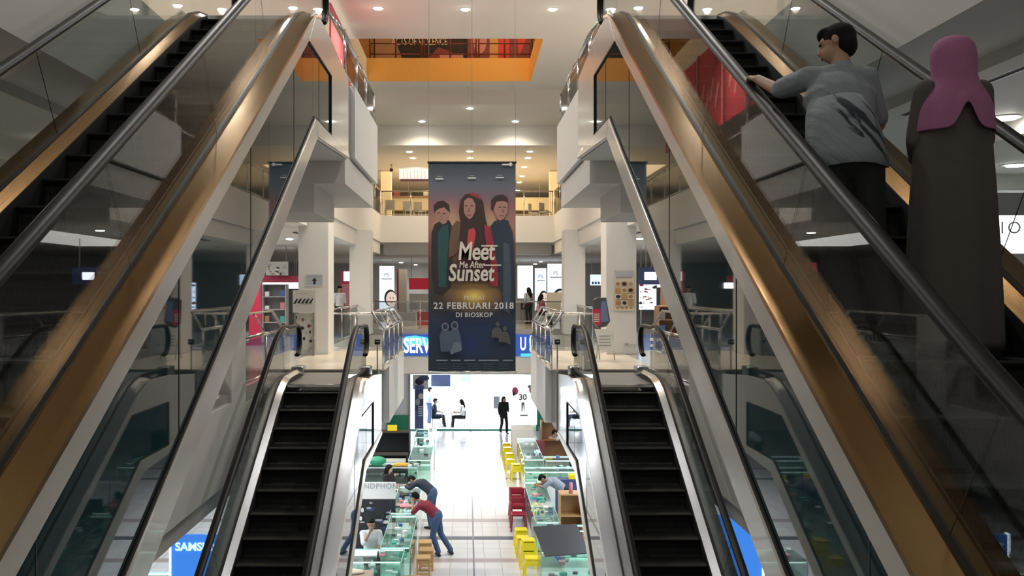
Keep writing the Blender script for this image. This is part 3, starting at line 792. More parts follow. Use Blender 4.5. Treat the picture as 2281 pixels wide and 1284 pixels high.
# first floor ceiling
k = 0
L1 = [('left', -7.6, 22.5), ('left', -5.6, 25.0), ('left', -5.4, 28.2), ('left', -6.6, 31), ('right', 5.6, 24), ('right', 5.2, 28), ('right', 6.4, 31), ('right', 8.2, 25)]
for k, (sd, x, y) in enumerate(L1):
    downlight('small downlight in the first floor ceiling, %s side, %s from the front' % (sd, ORD[k % 4]), x, y, 3.1, 60, DAY)
for k, (px, py) in enumerate(((893, 585), (912, 592), (926, 590), (1205, 583), (1192, 588), (1186, 594))):
    y = 1.5*2068/(642-py); x = (px-1041)*y/2068
    downlight('tiny far downlight in the first floor ceiling, %s of the banner, %s' % ('left' if px < 1041 else 'right', ['nearest', 'middle', 'farthest'][k % 3]), x, y, 3.1, 50, DAY)
for k, (x, y) in enumerate(((6.35, 10.95), (8.2, 13.9))):
    downlight('bright ceiling light at the far right of the picture, %s' % ['upper one', 'lower one'][k], x, y, 3.62 if x < 6.65 else 3.45, 110, COOL, size=0.14, spot=150)
for k, (x, y) in enumerate(((-5.6, 9.5), (-5.6, 12.5))):
    downlight('dim ceiling light on the far left beyond the escalator, %s' % ['nearer', 'farther'][k], x, y, 3.62, 60, NEUT)
# linear diffusers
def diffuser(label, c, d):
    t = thing('air_diffuser', label, 'air vent', c)
    MB().box(-d[0]/2, d[0]/2, -d[1]/2, d[1]/2, -0.012, 0).build('slot', M['black'], t)
    for q in (-1, 1): MB().box(q*d[0]/2-0.012, q*d[0]/2+0.012, -d[1]/2, d[1]/2, -0.02, 0).build('edge_strip', M['greymetal'], t)
diffuser('long black slot vent in the ceiling at far right, above the woman', (5.05, 9.3, 3.62), (0.10, 3.0))
diffuser('thin dark slot vent in the ceiling at far left, behind the escalator glass', (-4.9, 9.3, 3.62), (0.08, 2.4))
diffuser('slot vent in the ceiling between the left columns', (-4.6, 27, 3.095), (0.10, 4.5))
diffuser('slot vent in the ceiling between the right columns', (4.6, 27, 3.095), (0.10, 4.5))
t = thing('security_camera', 'small dark dome camera on the ochre wall, left second floor', 'camera', (-3.6, 44, 7.2))
MB().ell((0, 0, 0), (0.09, 0.09, 0.09)).build('dome', M['black'], t, smooth=True); MB().cyl((0, 0, 0.05), 0.04, 0.22, 10).build('mount', M['greymetal'], t)
t = thing('smoke_detector', 'small stem detector hanging from the beige ceiling step, centre', 'detector', (0.05, 33.2, 8.8))
MB().cyl((0, 0, -0.35), 0.03, 0.35, 8).build('stem', M['wall'], t); MB().cyl((0, 0, -0.02), 0.12, 0.02, 12).build('plate', M['wall'], t)
# ================================================================== PEOPLE
SK = mat('brown_skin', (0.42, 0.24, 0.15), 0.55, noise=0.05, nscale=30)
SK2 = mat('light_brown_skin', (0.55, 0.35, 0.24), 0.55, noise=0.05, nscale=30)
HAIR = mat('black_hair', (0.006, 0.006, 0.006), 0.75, spec=0.2, bump=0.5, bscale=120)
def cloth(name, c, r=0.85): return mat(name, c, r, noise=0.10, nscale=14, bump=0.35, bscale=22)
def fuse(mb, name, m, parent, voxel, smooth=3):
    me = bpy.data.meshes.new(name); bmesh.ops.recalc_face_normals(mb.b, faces=mb.b.faces[:]); mb.b.to_mesh(me); mb.b.free()
    o = bpy.data.objects.new(name, me); COL.objects.link(o)
    r = o.modifiers.new('r', 'REMESH'); r.mode = 'VOXEL'; r.voxel_size = voxel; r.adaptivity = 0
    s = o.modifiers.new('s', 'SMOOTH'); s.iterations = smooth; s.factor = 0.5
    dg = bpy.context.evaluated_depsgraph_get(); dg.update()
    me2 = bpy.data.meshes.new_from_object(o.evaluated_get(dg))
    o.modifiers.clear(); o.data = me2; bpy.data.meshes.remove(me); me2.name = name
    me2.materials.clear(); me2.materials.append(m)
    for p in me2.polygons: p.use_smooth = True
    if parent: o.parent = parent
    return o
def V(*a): return Vector(a)
def hand(mb, w, d, nrm, side, k=1.0, curl=0.5):
    """palm and five fingers from wrist w pointing along d; nrm = palm normal"""
    w = Vector(w); d = Vector(d).normalized(); nrm = Vector(nrm); nrm = (nrm-d*nrm.dot(d)).normalized()
    lat = d.cross(nrm)*side
    for t in (-0.5, 0, 0.5):
        mb.cap(w+lat*0.045*t*k, 0.017*k, w+d*0.085*k+lat*0.052*t*k, 0.015*k, 8)
    for i, (t, L) in enumerate(((-0.036, 0.060), (-0.012, 0.075), (0.012, 0.080), (0.035, 0.072))):
        b = w+d*0.090*k+lat*t*k; m1 = b+(d+nrm*0.35*curl*2).normalized()*L*0.5*k
        m2 = m1+(d*(1-curl)+nrm*curl*1.6).normalized()*L*0.5*k
        mb.cap(b, 0.0095*k, m1, 0.009*k, 7); mb.cap(m1, 0.009*k, m2, 0.0075*k, 7)
    b = w+d*0.025*k+lat*0.030*k; m1 = b+(d*0.6+lat*0.8+nrm*0.35).normalized()*0.040*k; m2 = m1+(d*0.9+lat*0.25+nrm*0.5).normalized()*0.032*k
    mb.cap(b, 0.014*k, m1, 0.011*k, 7); mb.cap(m1, 0.011*k, m2, 0.009*k, 7)
DEF = dict(head=(0, 0.03, 1.585), neck=(0, 0.0, 1.44), chest=(0, 0, 1.28), waist=(0, 0, 1.06), pelvis=(0, -0.01, 0.94),
  shL=(-0.18, 0, 1.39), shR=(0.18, 0, 1.39), elL=(-0.23, -0.02, 1.11), elR=(0.23, -0.02, 1.11), wrL=(-0.23, 0.06, 0.88), wrR=(0.23, 0.06, 0.88),
  hiL=(-0.09, 0, 0.90), hiR=(0.09, 0, 0.90), knL=(-0.10, 0.03, 0.50), knR=(0.10, 0.03, 0.50), anL=(-0.10, -0.02, 0.09), anR=(0.10, -0.02, 0.09))
def person(label, loc, rz=0, J={}, scale=1.0, shirt=None, pants=None, skin=None, hair='short', sleeve=0.5, vox=0.011, face=(0, 1, 0), shoe=None, shoes=True,
           legs=True, sleeve_full=False, hcol=None, extra=None, handdir=None, name='person', bulk=1.0, barefoot=False, robe=None, tl=1.0):
    j = {k: Vector(v) for k, v in DEF.items()}
    for k, v in J.items(): j[k] = Vector(v)
    for k in j: j[k] = j[k]*scale
    s = scale; root = thing(name, label, 'person', loc, rz)
    skin = skin or SK; sh = shoe or M['black']
    f = Vector(face).normalized(); upv = (j['head']-j['neck']).normalized()
    f = (f-upv*f.dot(upv)).normalized(); rt = f.cross(upv).normalized()
    R = Matrix((rt, f, upv)).transposed()
    B = MB()
    # torso
    def torso(mb, g, tl=1.0):
        mb.cap(j['chest'], (0.125*bulk+g)*s, j['waist'], (0.115*bulk+g)*s, 14, 1.22)
        mb.cap(j['waist'], (0.115*bulk+g)*s, j['waist'].lerp(j['pelvis'], tl), (0.125*bulk+g)*s, 14, 1.22)
        mb.cap(j['shL'], (0.055+g)*s, j['shR'], (0.055+g)*s, 12, 1.0)
        m1 = (j['shL']+j['shR'])/2
        mb.cap(m1-Vector((0, 0, 0.02*s)), (0.09+g)*s, j['chest'], (0.12*bulk+g)*s, 14, 1.4)
    def arms(mb, g, frac=1.0):
        for q in 'LR':
            a, e, w_ = j['sh'+q], j['el'+q], j['wr'+q]
            if frac <= 0.5:
                mb.cap(a, (0.052+g)*s, a.lerp(e, frac*2), (0.045+g*1.2)*s, 12)
            else:
                mb.cap(a, (0.052+g)*s, e, (0.041+g)*s, 12); mb.cap(e, (0.041+g)*s, e.lerp(w_, frac*2-1), (0.030+g*1.1)*s, 12)
    def legsf(mb, g, frac=1.0):
        if g: mb.cap(j['pelvis'], (0.126*bulk+g)*s, j['pelvis']+Vector((0, 0, 0.04*s)), (0.122*bulk+g)*s, 14, 1.22)
        mb.ell(j['pelvis'], ((0.155*bulk+g)*s, (0.115*bulk+g)*s, (0.11+g)*s))
        for q in 'LR':
            a, e, w_ = j['hi'+q], j['kn'+q], j['an'+q]
            mb.cap(a, (0.082+g)*s, e, (0.056+g)*s, 12); mb.cap(e, (0.056+g)*s, e.lerp(w_, frac), (0.038+g*1.5)*s, 12)
            if g == 0: mb.cap(e.lerp(w_, 0.3)-Vector((0, 0.012*s, 0)), 0.052*s, e.lerp(w_, 0.45), 0.045*s, 10)
    torso(B, 0); arms(B, 0)
    if legs: legsf(B, 0)
    B.cap(j['neck']-upv*0.03*s, 0.055*s, j['head']-upv*0.03*s, 0.05*s, 12)
    h = j['head']
    P = lambda x, y, z: h + R @ Vector((x*s, y*s, z*s))
    B.ell(P(0, -0.008, 0.025), (0.076*s, 0.095*s, 0.095*s), R)
    B.ell(P(0, 0.022, -0.035), (0.060*s, 0.070*s, 0.075*s), R)
    B.cap(P(0, 0.088, 0.018), 0.010*s, P(0, 0.102, -0.022), 0.014*s, 8)
    B.ell(P(0, 0.080, -0.055), (0.026*s, 0.016*s, 0.010*s), R)
    for e in (-1, 1):
        B.ell(P(e*0.080, -0.005, 0.0), (0.010*s, 0.020*s, 0.032*s), R)
        B.ell(P(e*0.030, 0.078, 0.030), (0.022*s, 0.012*s, 0.010*s), R)
    hd = handdir or {}
    for q, sd in (('L', -1), ('R', 1)):
        d, nn, cu = hd.get(q, (j['wr'+q]-j['el'+q], None, 0.45))
        if nn is None: nn = (-sd*0.8, 0.5, 0)
        hand(B, j['wr'+q], d, nn, sd if True else 1, s, cu)
    if barefoot is False and legs:
        pass
    body = fuse(B, 'body', skin, root, vox, 2)
    for e in (-1, 1):
        MB().ell(P(e*0.030, 0.086, 0.016), (0.012*s, 0.007*s, 0.006*s), R, 8, 6).build('eye', M['black'], root, smooth=True)
    MB().ell(P(0, 0.0925, -0.056), (0.022*s, 0.006*s, 0.004*s), R, 8, 5).build('mouth', flat('lip', (0.30, 0.10, 0.09)), root, smooth=True)
    # shirt
    if shirt:
        Q = MB(); torso(Q, 0.016, tl); arms(Q, 0.016, 0.96 if sleeve_full else sleeve)
        Q.cap(j['neck']-upv*0.045*s, 0.068*s, j['neck']-upv*0.02*s, 0.062*s, 12)
        so = fuse(Q, 'shirt' if not sleeve_full else 'long_sleeved_top', shirt, root, vox, 3)
    if legs and pants:
        Q = MB(); legsf(Q, 0.018, 0.92); fuse(Q, 'trousers', pants, root, vox, 3)
    if legs:
        for q in 'LR':
            an, kn = j['an'+q], j['kn'+q]
            fd = Vector((f.x, f.y, 0)); fd = fd.normalized() if fd.length > 0.2 else Vector((0, 1, 0))
            if 'toe'+q in j: fd = (j['toe'+q]-an).normalized()
            Q = MB(); g0 = an-Vector((0, 0, 0.045*s))
            Q.cap(g0-fd*0.04*s, 0.040*s, g0+fd*0.10*s-Vector((0, 0, 0.004)), 0.036*s, 10); Q.cap(g0+fd*0.10*s, 0.037*s, g0+fd*0.17*s-Vector((0, 0, 0.008)), 0.030*s, 10)
            Q.cap(g0, 0.042*s, an+Vector((0, 0, 0.02*s)), 0.04*s, 10)
            fuse(Q, 'shoe', sh, root, max(vox, 0.009), 2)
    hc = hcol or HAIR
    Q = MB()
    if hair == 'short':
        Q.ell(P(0, -0.020, 0.045), (0.084*s, 0.096*s, 0.088*s), R); Q.ell(P(0, -0.045, 0.0), (0.078*s, 0.068*s, 0.085*s), R)
        Q.ell(P(0, 0.035, 0.085), (0.066*s, 0.055*s, 0.034*s), R)
        fuse(Q, 'hair', hc, root, vox*0.9, 2)
    elif hair == 'long':
        Q.ell(P(0, -0.018, 0.040), (0.088*s, 0.100*s, 0.092*s), R); Q.ell(P(0, -0.05, 0.0), (0.085*s, 0.070*s, 0.10*s), R)
        Q.cap(P(0, -0.06, -0.02), 0.080*s, P(0, -0.09, -0.24), 0.065*s, 12, 1.3); Q.cap(P(0, -0.09, -0.22), 0.07*s, P(0, -0.10, -0.36), 0.03*s, 12, 1.6)
        for e in (-1, 1): Q.cap(P(e*0.075, 0.0, 0.02), 0.028*s, P(e*0.085, 0.0, -0.20), 0.025*s, 8)
        fuse(Q, 'hair', hc, root, vox*0.9, 2)
    return root, j, P, R

def rel(loc, d): return {k: (v[0]-loc[0], v[1]-loc[1], v[2]-loc[2]) for k, v in d.items()}
# --- man on the right escalator
grey = bpy.data.materials.new('grey_tshirt_cloth'); grey.use_nodes = True
nt = grey.node_tree; b = nt.nodes['Principled BSDF']; b.inputs['Roughness'].default_value = 0.9
tc = nt.nodes.new('ShaderNodeTexCoord')
wv = nt.nodes.new('ShaderNodeTexNoise'); wv.inputs['Scale'].default_value = 9; wv.inputs['Detail'].default_value = 5; wv.inputs['Distortion'].default_value = 0.6
mp = nt.nodes.new('ShaderNodeMapping'); mp.inputs['Rotation'].default_value = (0, math.radians(-50), 0)
ms = nt.nodes.new('ShaderNodeVectorMath'); ms.operation = 'MULTIPLY'; ms.inputs[1].default_value = (0.45, 1, 3.0)
nt.links.new(tc.outputs['Object'], mp.inputs[0]); nt.links.new(mp.outputs[0], ms.inputs[0]); nt.links.new(ms.outputs[0], wv.inputs['Vector'])
th = nt.nodes.new('ShaderNodeMapRange'); th.inputs['From Min'].default_value = 0.50; th.inputs['From Max'].default_value = 0.56
nt.links.new(wv.outputs['Fac'], th.inputs[0])
# diagonal smear region across the lower right of the back: elliptical mask
mk = nt.nodes.new('ShaderNodeMapping'); mk.inputs['Rotation'].default_value = (0, math.radians(-50), 0)
sp2 = nt.nodes.new('ShaderNodeVectorMath'); sp2.operation = 'SUBTRACT'; sp2.inputs[1].default_value = (0.18, 0.28, 1.24)
nt.links.new(tc.outputs['Object'], sp2.inputs[0]); nt.links.new(sp2.outputs[0], mk.inputs[0])
mk2 = nt.nodes.new('ShaderNodeVectorMath'); mk2.operation = 'MULTIPLY'; mk2.inputs[1].default_value = (3.4, 0, 8.5)
nt.links.new(mk.outputs[0], mk2.inputs[0])
gd = nt.nodes.new('ShaderNodeTexGradient'); gd.gradient_type = 'SPHERICAL'; nt.links.new(mk2.outputs[0], gd.inputs[0])
g2 = nt.nodes.new('ShaderNodeMapRange'); g2.inputs['From Min'].default_value = 0.0; g2.inputs['From Max'].default_value = 0.25; nt.links.new(gd.outputs['Fac'], g2.inputs[0])
mm = nt.nodes.new('ShaderNodeMath'); mm.operation = 'MULTIPLY'; nt.links.new(th.outputs[0], mm.inputs[0]); nt.links.new(g2.outputs[0], mm.inputs[1])
mx = nt.nodes.new('ShaderNodeMixRGB'); mx.inputs[1].default_value = (0.24, 0.27, 0.29, 1); mx.inputs[2].default_value = (0.03, 0.035, 0.045, 1)
nt.links.new(mm.outputs[0], mx.inputs[0]); nt.links.new(mx.outputs[0], b.inputs['Base Color'])
nf = nt.nodes.new('ShaderNodeTexNoise'); nf.inputs['Scale'].default_value = 7; nt.links.new(ms.outputs[0], nf.inputs['Vector'])
bp = nt.nodes.new('ShaderNodeBump'); bp.inputs['Strength'].default_value = 0.7; bp.inputs['Distance'].default_value = 0.03
nt.links.new(nf.outputs['Fac'], bp.inputs['Height']); nt.links.new(bp.outputs[0], b.inputs['Normal'])
L = (2.0, 5.0, 1.23)
JJ = rel(L, dict(head=(2.155, 5.42, 3.015), neck=(2.165, 5.37, 2.885), chest=(2.12, 5.29, 2.68), waist=(2.09, 5.18, 2.45), pelvis=(2.09, 5.12, 2.33),
  shL=(1.965, 5.36, 2.81), shR=(2.275, 5.30, 2.80), elL=(1.885, 5.63, 2.80), wrL=(1.845, 5.89, 2.925), elR=(2.36, 5.33, 2.54), wrR=(2.30, 5.50, 2.40),
  hiL=(2.0, 5.10, 2.30), hiR=(2.18, 5.08, 2.30), knL=(2.05, 5.20, 1.78), knR=(2.22, 5.10, 1.78), anL=(2.07, 4.90, 1.33), anR=(2.24, 4.85, 1.33)))
root, j, P, R = person('man in grey printed T-shirt and dark trousers, hand on the upper right escalator rail', L, 0, JJ, 1.0, grey, cloth('black_trousers', (0.012, 0.012, 0.014)), SK,
    'none', 0.43, 0.008, face=(-0.85, 0.5, 0.0), handdir={'L': ((0.0, 0.9, 0.35), (0, 0.3, -1), 0.75)}, bulk=1.12, tl=0.2)
Q = MB(); Q.ell(P(0, -0.022, 0.045), (0.090, 0.100, 0.092), R); Q.ell(P(0, -0.05, -0.005), (0.080, 0.066, 0.085), R); Q.ell(P(0, 0.04, 0.088), (0.072, 0.055, 0.036), R)
fuse(Q, 'hair', HAIR, root, 0.008, 2)
# loose hem of the T-shirt
Q = MB(); n = 40; prev = None; cx, cy_ = 0.09, 0.135
for k, (z, rx, ry, oy) in enumerate(((1.44, 0.15, 0.12, 0.09), (1.33, 0.190, 0.155, 0.055), (1.22, 0.206, 0.175, 0.025), (1.12, 0.216, 0.188, 0.0), (1.035, 0.222, 0.194, -0.008))):
    ring = [Q.b.verts.new((cx+(rx+0.006*math.sin(5*t+k))*math.cos(t), cy_+oy+(ry+0.006*math.sin(4*t))*math.sin(t), z+0.008*math.sin(3*t))) for t in [2*PI*i/n for i in range(n)]]
    if prev:
        for i in range(n): Q._f([prev[i], prev[(i+1) % n], ring[(i+1) % n], ring[i]])
    prev = ring
o = Q.build('shirt_hem', grey, root, smooth=True); sm = o.modifiers.new('t', 'SOLIDIFY'); sm.thickness = 0.006
# --- woman with pink headscarf
L = (2.58, 4.93, 1.23); U = 0.184
pink = cloth('pink_headscarf_cloth', (0.36, 0.13, 0.26)); tau = cloth('taupe_dress_cloth', (0.085, 0.072, 0.066))
JU = dict(head=(0, 0.02, 1.40), neck=(0, 0, 1.28), chest=(0, 0, 1.13), waist=(0, 0, 0.95), pelvis=(0, 0, 0.84), shL=(-0.145, 0, 1.23), shR=(0.145, 0, 1.23),
   elL=(-0.175, 0.03, 0.98), elR=(0.175, 0.03, 0.98), wrL=(-0.10, 0.18, 0.90), wrR=(0.10, 0.18, 0.90), hiL=(-0.08, 0, 0.80), hiR=(0.08, 0, 0.80),
   knL=(-0.09, 0.03, 0.44), knR=(0.09, 0.03, 0.44), anL=(-0.09, -0.02, 0.09), anR=(0.09, -0.02, 0.09))
JJ = {k: (v[0], v[1], v[2]+(U if v[2] > 0.5 else U/2 if v[2] > 0.2 else 0)) for k, v in JU.items()}
root, j, P, R = person('woman in long taupe dress and pink headscarf standing beside the man on the escalator', L, 0, JJ, 1.0, None, None, SK2, 'none', vox=0.011)
def loft(rings, n=48, name='x', m=None, par=None, zf=None, solid=0.006, capt=False):
    Q = MB(); prev = None
    for k, (z, rx, ry, oy, wav, nw) in enumerate(rings):
        ring = []
        for i in range(n):
            t = 2*PI*i/n; q = 1+wav*math.sin(nw*t+0.7*k*0)
            zz = z + (zf(k, t, z) if zf else 0) + (U if z > 0.1 else 0)
            ring.append(Q.b.verts.new((rx*q*math.cos(t), oy+ry*q*math.sin(t), zz)))
        if prev:
            for i in range(n): Q._f([prev[i], prev[(i+1) % n], ring[(i+1) % n], ring[i]])
        elif capt: Q._f(ring)
        prev = ring
    o = Q.build(name, m, par, smooth=True)
    if solid: s_ = o.modifiers.new('t', 'SOLIDIFY'); s_.thickness = solid
    u = o.modifiers.new('u', 'SUBSURF'); u.levels = 1; u.render_levels = 1
    return o
loft([(1.24, 0.10, 0.09, 0, 0, 7), (1.20, 0.185, 0.115, 0, 0, 7), (1.08, 0.195, 0.13, 0, 0.01, 7), (0.92, 0.20, 0.14, 0.0, 0.015, 7), (0.75, 0.213, 0.16, 0, 0.025, 7), (0.5, 0.222, 0.18, 0, 0.035, 7), (0.25, 0.235, 0.195, 0, 0.045, 7), (0.03, 0.25, 0.205, 0, 0.05, 7)],
     name='dress', m=tau, par=root)
Q = MB()
for q, e in (('L', -1), ('R', 1)):
    Q.cap(j['sh'+q], 0.065, j['el'+q], 0.06, 12); Q.cap(j['el'+q], 0.06, j['wr'+q], 0.05, 12)
fuse(Q, 'dress_sleeves', tau, root, 0.011, 3)
def zf(k, t, z):
    if k < 7: return 0
    back = max(0, -math.sin(t)); a = abs(math.cos(t))     # back of the body is -y
    f = (k-6)/3.0
    return f*(0.155*math.exp(-((math.cos(t)+0.05)/0.22)**2)*(1 if math.sin(t) < 0 else 0.2)) - 0.0
loft([(1.522, 0.03, 0.03, 0.0, 0, 5), (1.512, 0.072, 0.080, 0.0, 0, 5), (1.475, 0.103, 0.115, 0.0, 0, 5), (1.41, 0.115, 0.125, 0.0, 0, 5), (1.33, 0.108, 0.112, -0.01, 0.01, 5), (1.27, 0.118, 0.110, -0.01, 0.02, 5), (1.21, 0.170, 0.130, -0.01, 0.02, 5),
      (1.15, 0.200, 0.155, -0.005, 0.02, 5), (1.08, 0.208, 0.170, 0, 0.025, 5), (1.005, 0.212, 0.178, 0, 0.035, 5)], name='headscarf', m=pink, par=root, zf=zf, capt=True)

# --- ground floor people (z = -4.8)
Z0 = -4.8
def gpos(px, py): y = 6.4*2068/(py-642); return ((px-1041)*y/2068, y, Z0)
DK = cloth('black_cloth', (0.012, 0.012, 0.015)); JE = cloth('blue_denim', (0.045, 0.09, 0.19)); WHc = cloth('white_cloth', (0.75, 0.76, 0.78)); MAR = cloth('maroon_cloth', (0.20, 0.02, 0.035))
NV = cloth('navy_cloth', (0.02, 0.03, 0.055)); PB = cloth('pale_blue_cloth', (0.38, 0.44, 0.50)); GY = cloth('grey_blue_cloth', (0.22, 0.26, 0.32))
person('woman in black with long dark hair walking out of the bright shop', (1.60, 40.9, Z0), math.radians(200), dict(anL=(-0.07, 0.22, 0.09), knL=(-0.09, 0.16, 0.50), anR=(0.08, -0.20, 0.10), knR=(0.09, 0.02, 0.49), wrL=(-0.12, 0.25, 1.02), elL=(-0.22, 0.0, 1.13)), 0.95, DK, DK, SK2, 'long', sleeve_full=True, vox=0.013)
person('man in pale shirt and blue jeans standing in the bright shop', (-1.78, 43.6, Z0), math.radians(-70), dict(wrR=(0.2, 0.25, 1.05), elR=(0.24, 0.05, 1.12)), 1.02, PB, JE, SK, 'short', vox=0.013)
SIT = dict(head=(0, 0.06, 1.22), neck=(0, 0.03, 1.07), chest=(0, 0.01, 0.90), waist=(0, -0.03, 0.68), pelvis=(0, -0.03, 0.55), shL=(-0.18, 0.02, 1.02), shR=(0.18, 0.02, 1.02),
   elL=(-0.22, 0.08, 0.75), elR=(0.22, 0.08, 0.75), wrL=(-0.12, 0.32, 0.74), wrR=(0.12, 0.32, 0.74), hiL=(-0.09, 0.0, 0.53), hiR=(0.09, 0.0, 0.53), knL=(-0.11, 0.42, 0.52), knR=(0.11, 0.42, 0.52),
   anL=(-0.11, 0.46, 0.09), anR=(0.11, 0.50, 0.09))
person('person in dark top sitting at the left side of the white shop table', (-1.52, 42.5, Z0), math.radians(-90), SIT, 1.0, NV, NV, SK, 'short', vox=0.013)
person('woman in white top with long dark hair sitting right of the shop table', (-0.22, 42.4, Z0), math.radians(90), SIT, 0.98, WHc, DK, SK2, 'long', vox=0.013)
# left kiosk
person('woman with long dark hair in black seated behind the left glass counter', (-2.28, 26.6, Z0), math.radians(-120), SIT, 1.0, DK, DK, SK2, 'long', vox=0.013)
BEND = dict(pelvis=(0, -0.05, 0.93), waist=(0, 0.02, 1.03), chest=(0, 0.22, 1.17), neck=(0, 0.40, 1.22), head=(0, 0.52, 1.26), shL=(-0.18, 0.34, 1.20), shR=(0.18, 0.34, 1.20), elL=(-0.24, 0.50, 1.08), elR=(0.24, 0.50, 1.08),
   wrL=(-0.10, 0.66, 1.09), wrR=(0.10, 0.66, 1.09), hiL=(-0.09, -0.05, 0.90), hiR=(0.09, -0.05, 0.90), knL=(-0.10, 0.02, 0.50), knR=(0.10, -0.02, 0.50), anL=(-0.10, -0.05, 0.09), anR=(0.10, -0.12, 0.09))
person('person in dark navy jacket bending low over the left glass counter', (-0.98, 24.7, Z0), math.radians(72), BEND, 1.0, NV, JE, SK, 'short', sleeve_full=True, vox=0.013)
L = (-0.78, 22.2, Z0)
B2 = dict(BEND); B2.update(head=(0.02, 0.47, 1.38), neck=(0.01, 0.36, 1.27), chest=(0, 0.20, 1.17), wrL=(-0.10, 0.52, 1.27), elL=(-0.26, 0.46, 1.07), wrR=(0.04, 0.62, 1.09), elR=(0.25, 0.45, 1.07), knR=(0.11, -0.12, 0.50), anR=(0.14, -0.38, 0.09), anL=(-0.09, -0.12, 0.09))
person('man in maroon T-shirt and jeans leaning on the left glass counter, chin on hand', L, math.radians(78), B2, 1.0, MAR, JE, SK, 'short', vox=0.011, face=(0.55, 0.8, -0.1))
S2 = dict(SIT); S2.update(wrR=(0.03, 0.20, 1.09), elR=(0.17, 0.22, 0.86))
person('man in white T-shirt sitting behind the near left counter, hand at his mouth', (-2.12, 20.4, Z0), math.radians(190), S2, 1.0, WHc, DK, SK, 'short', vox=0.011)
# right kiosk
person('person in grey blue shirt reaching over the right glass counter', (2.55, 25.0, Z0), math.radians(88), BEND, 1.0, GY, DK, SK, 'short', vox=0.012)
person('person in pale shirt bending at the far right counter, near the orange boxes', (3.62, 33.0, Z0), math.radians(100), BEND, 1.0, PB, DK, SK, 'short', vox=0.013)
# first floor
person('man in white shirt on the first floor between the left white columns', (-4.55, 33.0, 0), math.radians(215), {}, 0.98, WHc, DK, SK, 'short', vox=0.014)
person('dark haired woman in grey behind the far first floor railing, right of the banner', (2.72, 41.0, 0), math.radians(30), {}, 0.95, cloth('light_grey_cloth', (0.45, 0.46, 0.48)), DK, SK2, 'long', vox=0.014)
person('person in red sitting behind the far first floor railing, right of the banner', (3.1, 39.5, 0), math.radians(-60), SIT, 1.0, cloth('rose_cloth', (0.40, 0.07, 0.12)), DK, SK2, 'long', vox=0.014)
# ================================================================== STOOLS AND CHAIRS
def stool_plastic(label, loc, m, group, h=0.46, rz=0):
    t = thing('plastic_stool', label, 'stool', loc, rz, group)
    MB().box(-0.15, 0.15, -0.15, 0.15, h-0.035, h).build('seat', m, t, bevel=0.02)
    for x in (-1, 1):
        for y in (-1, 1):
            q = MB(); a = (x*0.13, y*0.13, h-0.03); b = (x*0.165, y*0.165, 0)
            n0 = 0.022
            q.cyl((0, 0, 0), 0.028, h-0.03, 8, 0.022)
            q.b.verts.ensure_lookup_table()
            for v in q.b.verts: v.co.x += x*(0.165-0.035*v.co.z/h); v.co.y += y*(0.165-0.035*v.co.z/h)
            q.build('leg', m, t)
    for x in (-1, 1): MB().box(x*0.150-0.008, x*0.150+0.008, -0.14, 0.14, h-0.16, h-0.05).build('side_panel', m, t)
    for y in (-1, 1): MB().box(-0.14, 0.14, y*0.150-0.008, y*0.150+0.008, h-0.16, h-0.05).build('side_panel', m, t)
    return t
g = 'yellow stools along the right counters'
st0 = stool_plastic('yellow plastic stool, farthest of the far yellow cluster by the right counters', (1.50, 35.6, Z0), M['yellow'], g)
for lab, (x, y, dz) in zip(('second farthest of the far yellow cluster', 'middle one of the far yellow cluster', 'nearer one of the far yellow cluster, at its left edge', 'bottom of the nearest pile in the far yellow cluster', 'stacked on top of the nearest pile in the far yellow cluster'),
      ((1.50, 34.6, 0), (1.52, 33.4, 0), (1.50, 32.2, 0), (1.62, 30.9, 0), (1.62, 30.9, 0.09))):
    dup(st0, (x, y, Z0+dz), 0.05*x, 'yellow plastic stool, '+lab, g)
for lab, (x, y, dz) in zip(('next to the red chairs in the near row', 'second from the red chairs in the near row', 'bottom one of the near pile by the dark board', 'middle one of the near pile by the dark board', 'top one of the near pile by the dark board', 'nearest one at the bottom edge of the picture'),
      ((1.33, 22.9, 0), (1.33, 22.2, 0), (1.38, 21.3, 0), (1.38, 21.3, 0.09), (1.40, 21.3, 0.18), (1.42, 20.5, 0))):
    dup(st0, (x, y, Z0+dz), 0.04, 'yellow plastic stool, '+lab, g)
def chair_red(label, loc, rz):
    t = thing('plastic_chair', label, 'chair', loc, rz, 'stacked dark red chairs'); m = M['redchair']
    MB().box(-0.19, 0.19, -0.19, 0.19, 0.40, 0.43).build('seat', m, t, bevel=0.015)
    b = MB(); b.box(-0.19, 0.19, 0.17, 0.195, 0.68, 0.80); b.box(-0.19, -0.15, 0.17, 0.195, 0.42, 0.68); b.box(0.15, 0.19, 0.17, 0.195, 0.42, 0.68); b.box(-0.15, 0.15, 0.172, 0.19, 0.50, 0.58)
    b.build('backrest', m, t, bevel=0.008)
    for x in (-1, 1):
        for y in (-1, 1): MB().tube([(x*0.17, y*0.17, 0.41), (x*0.20, y*0.20, 0)], 0.02, 8).build('leg', m, t)
    return t
c0 = chair_red('dark red plastic chair, farthest in the stacked row by the right counter', (1.36, 25.9, Z0), 0)
for k in range(5):
    dup(c0, (1.36-0.005*k, 25.5-0.32*k, Z0+0.10*(k % 3)), 0, 'dark red plastic chair, %s from the far end of the stacked row' % ORD[k+1], 'stacked dark red chairs')
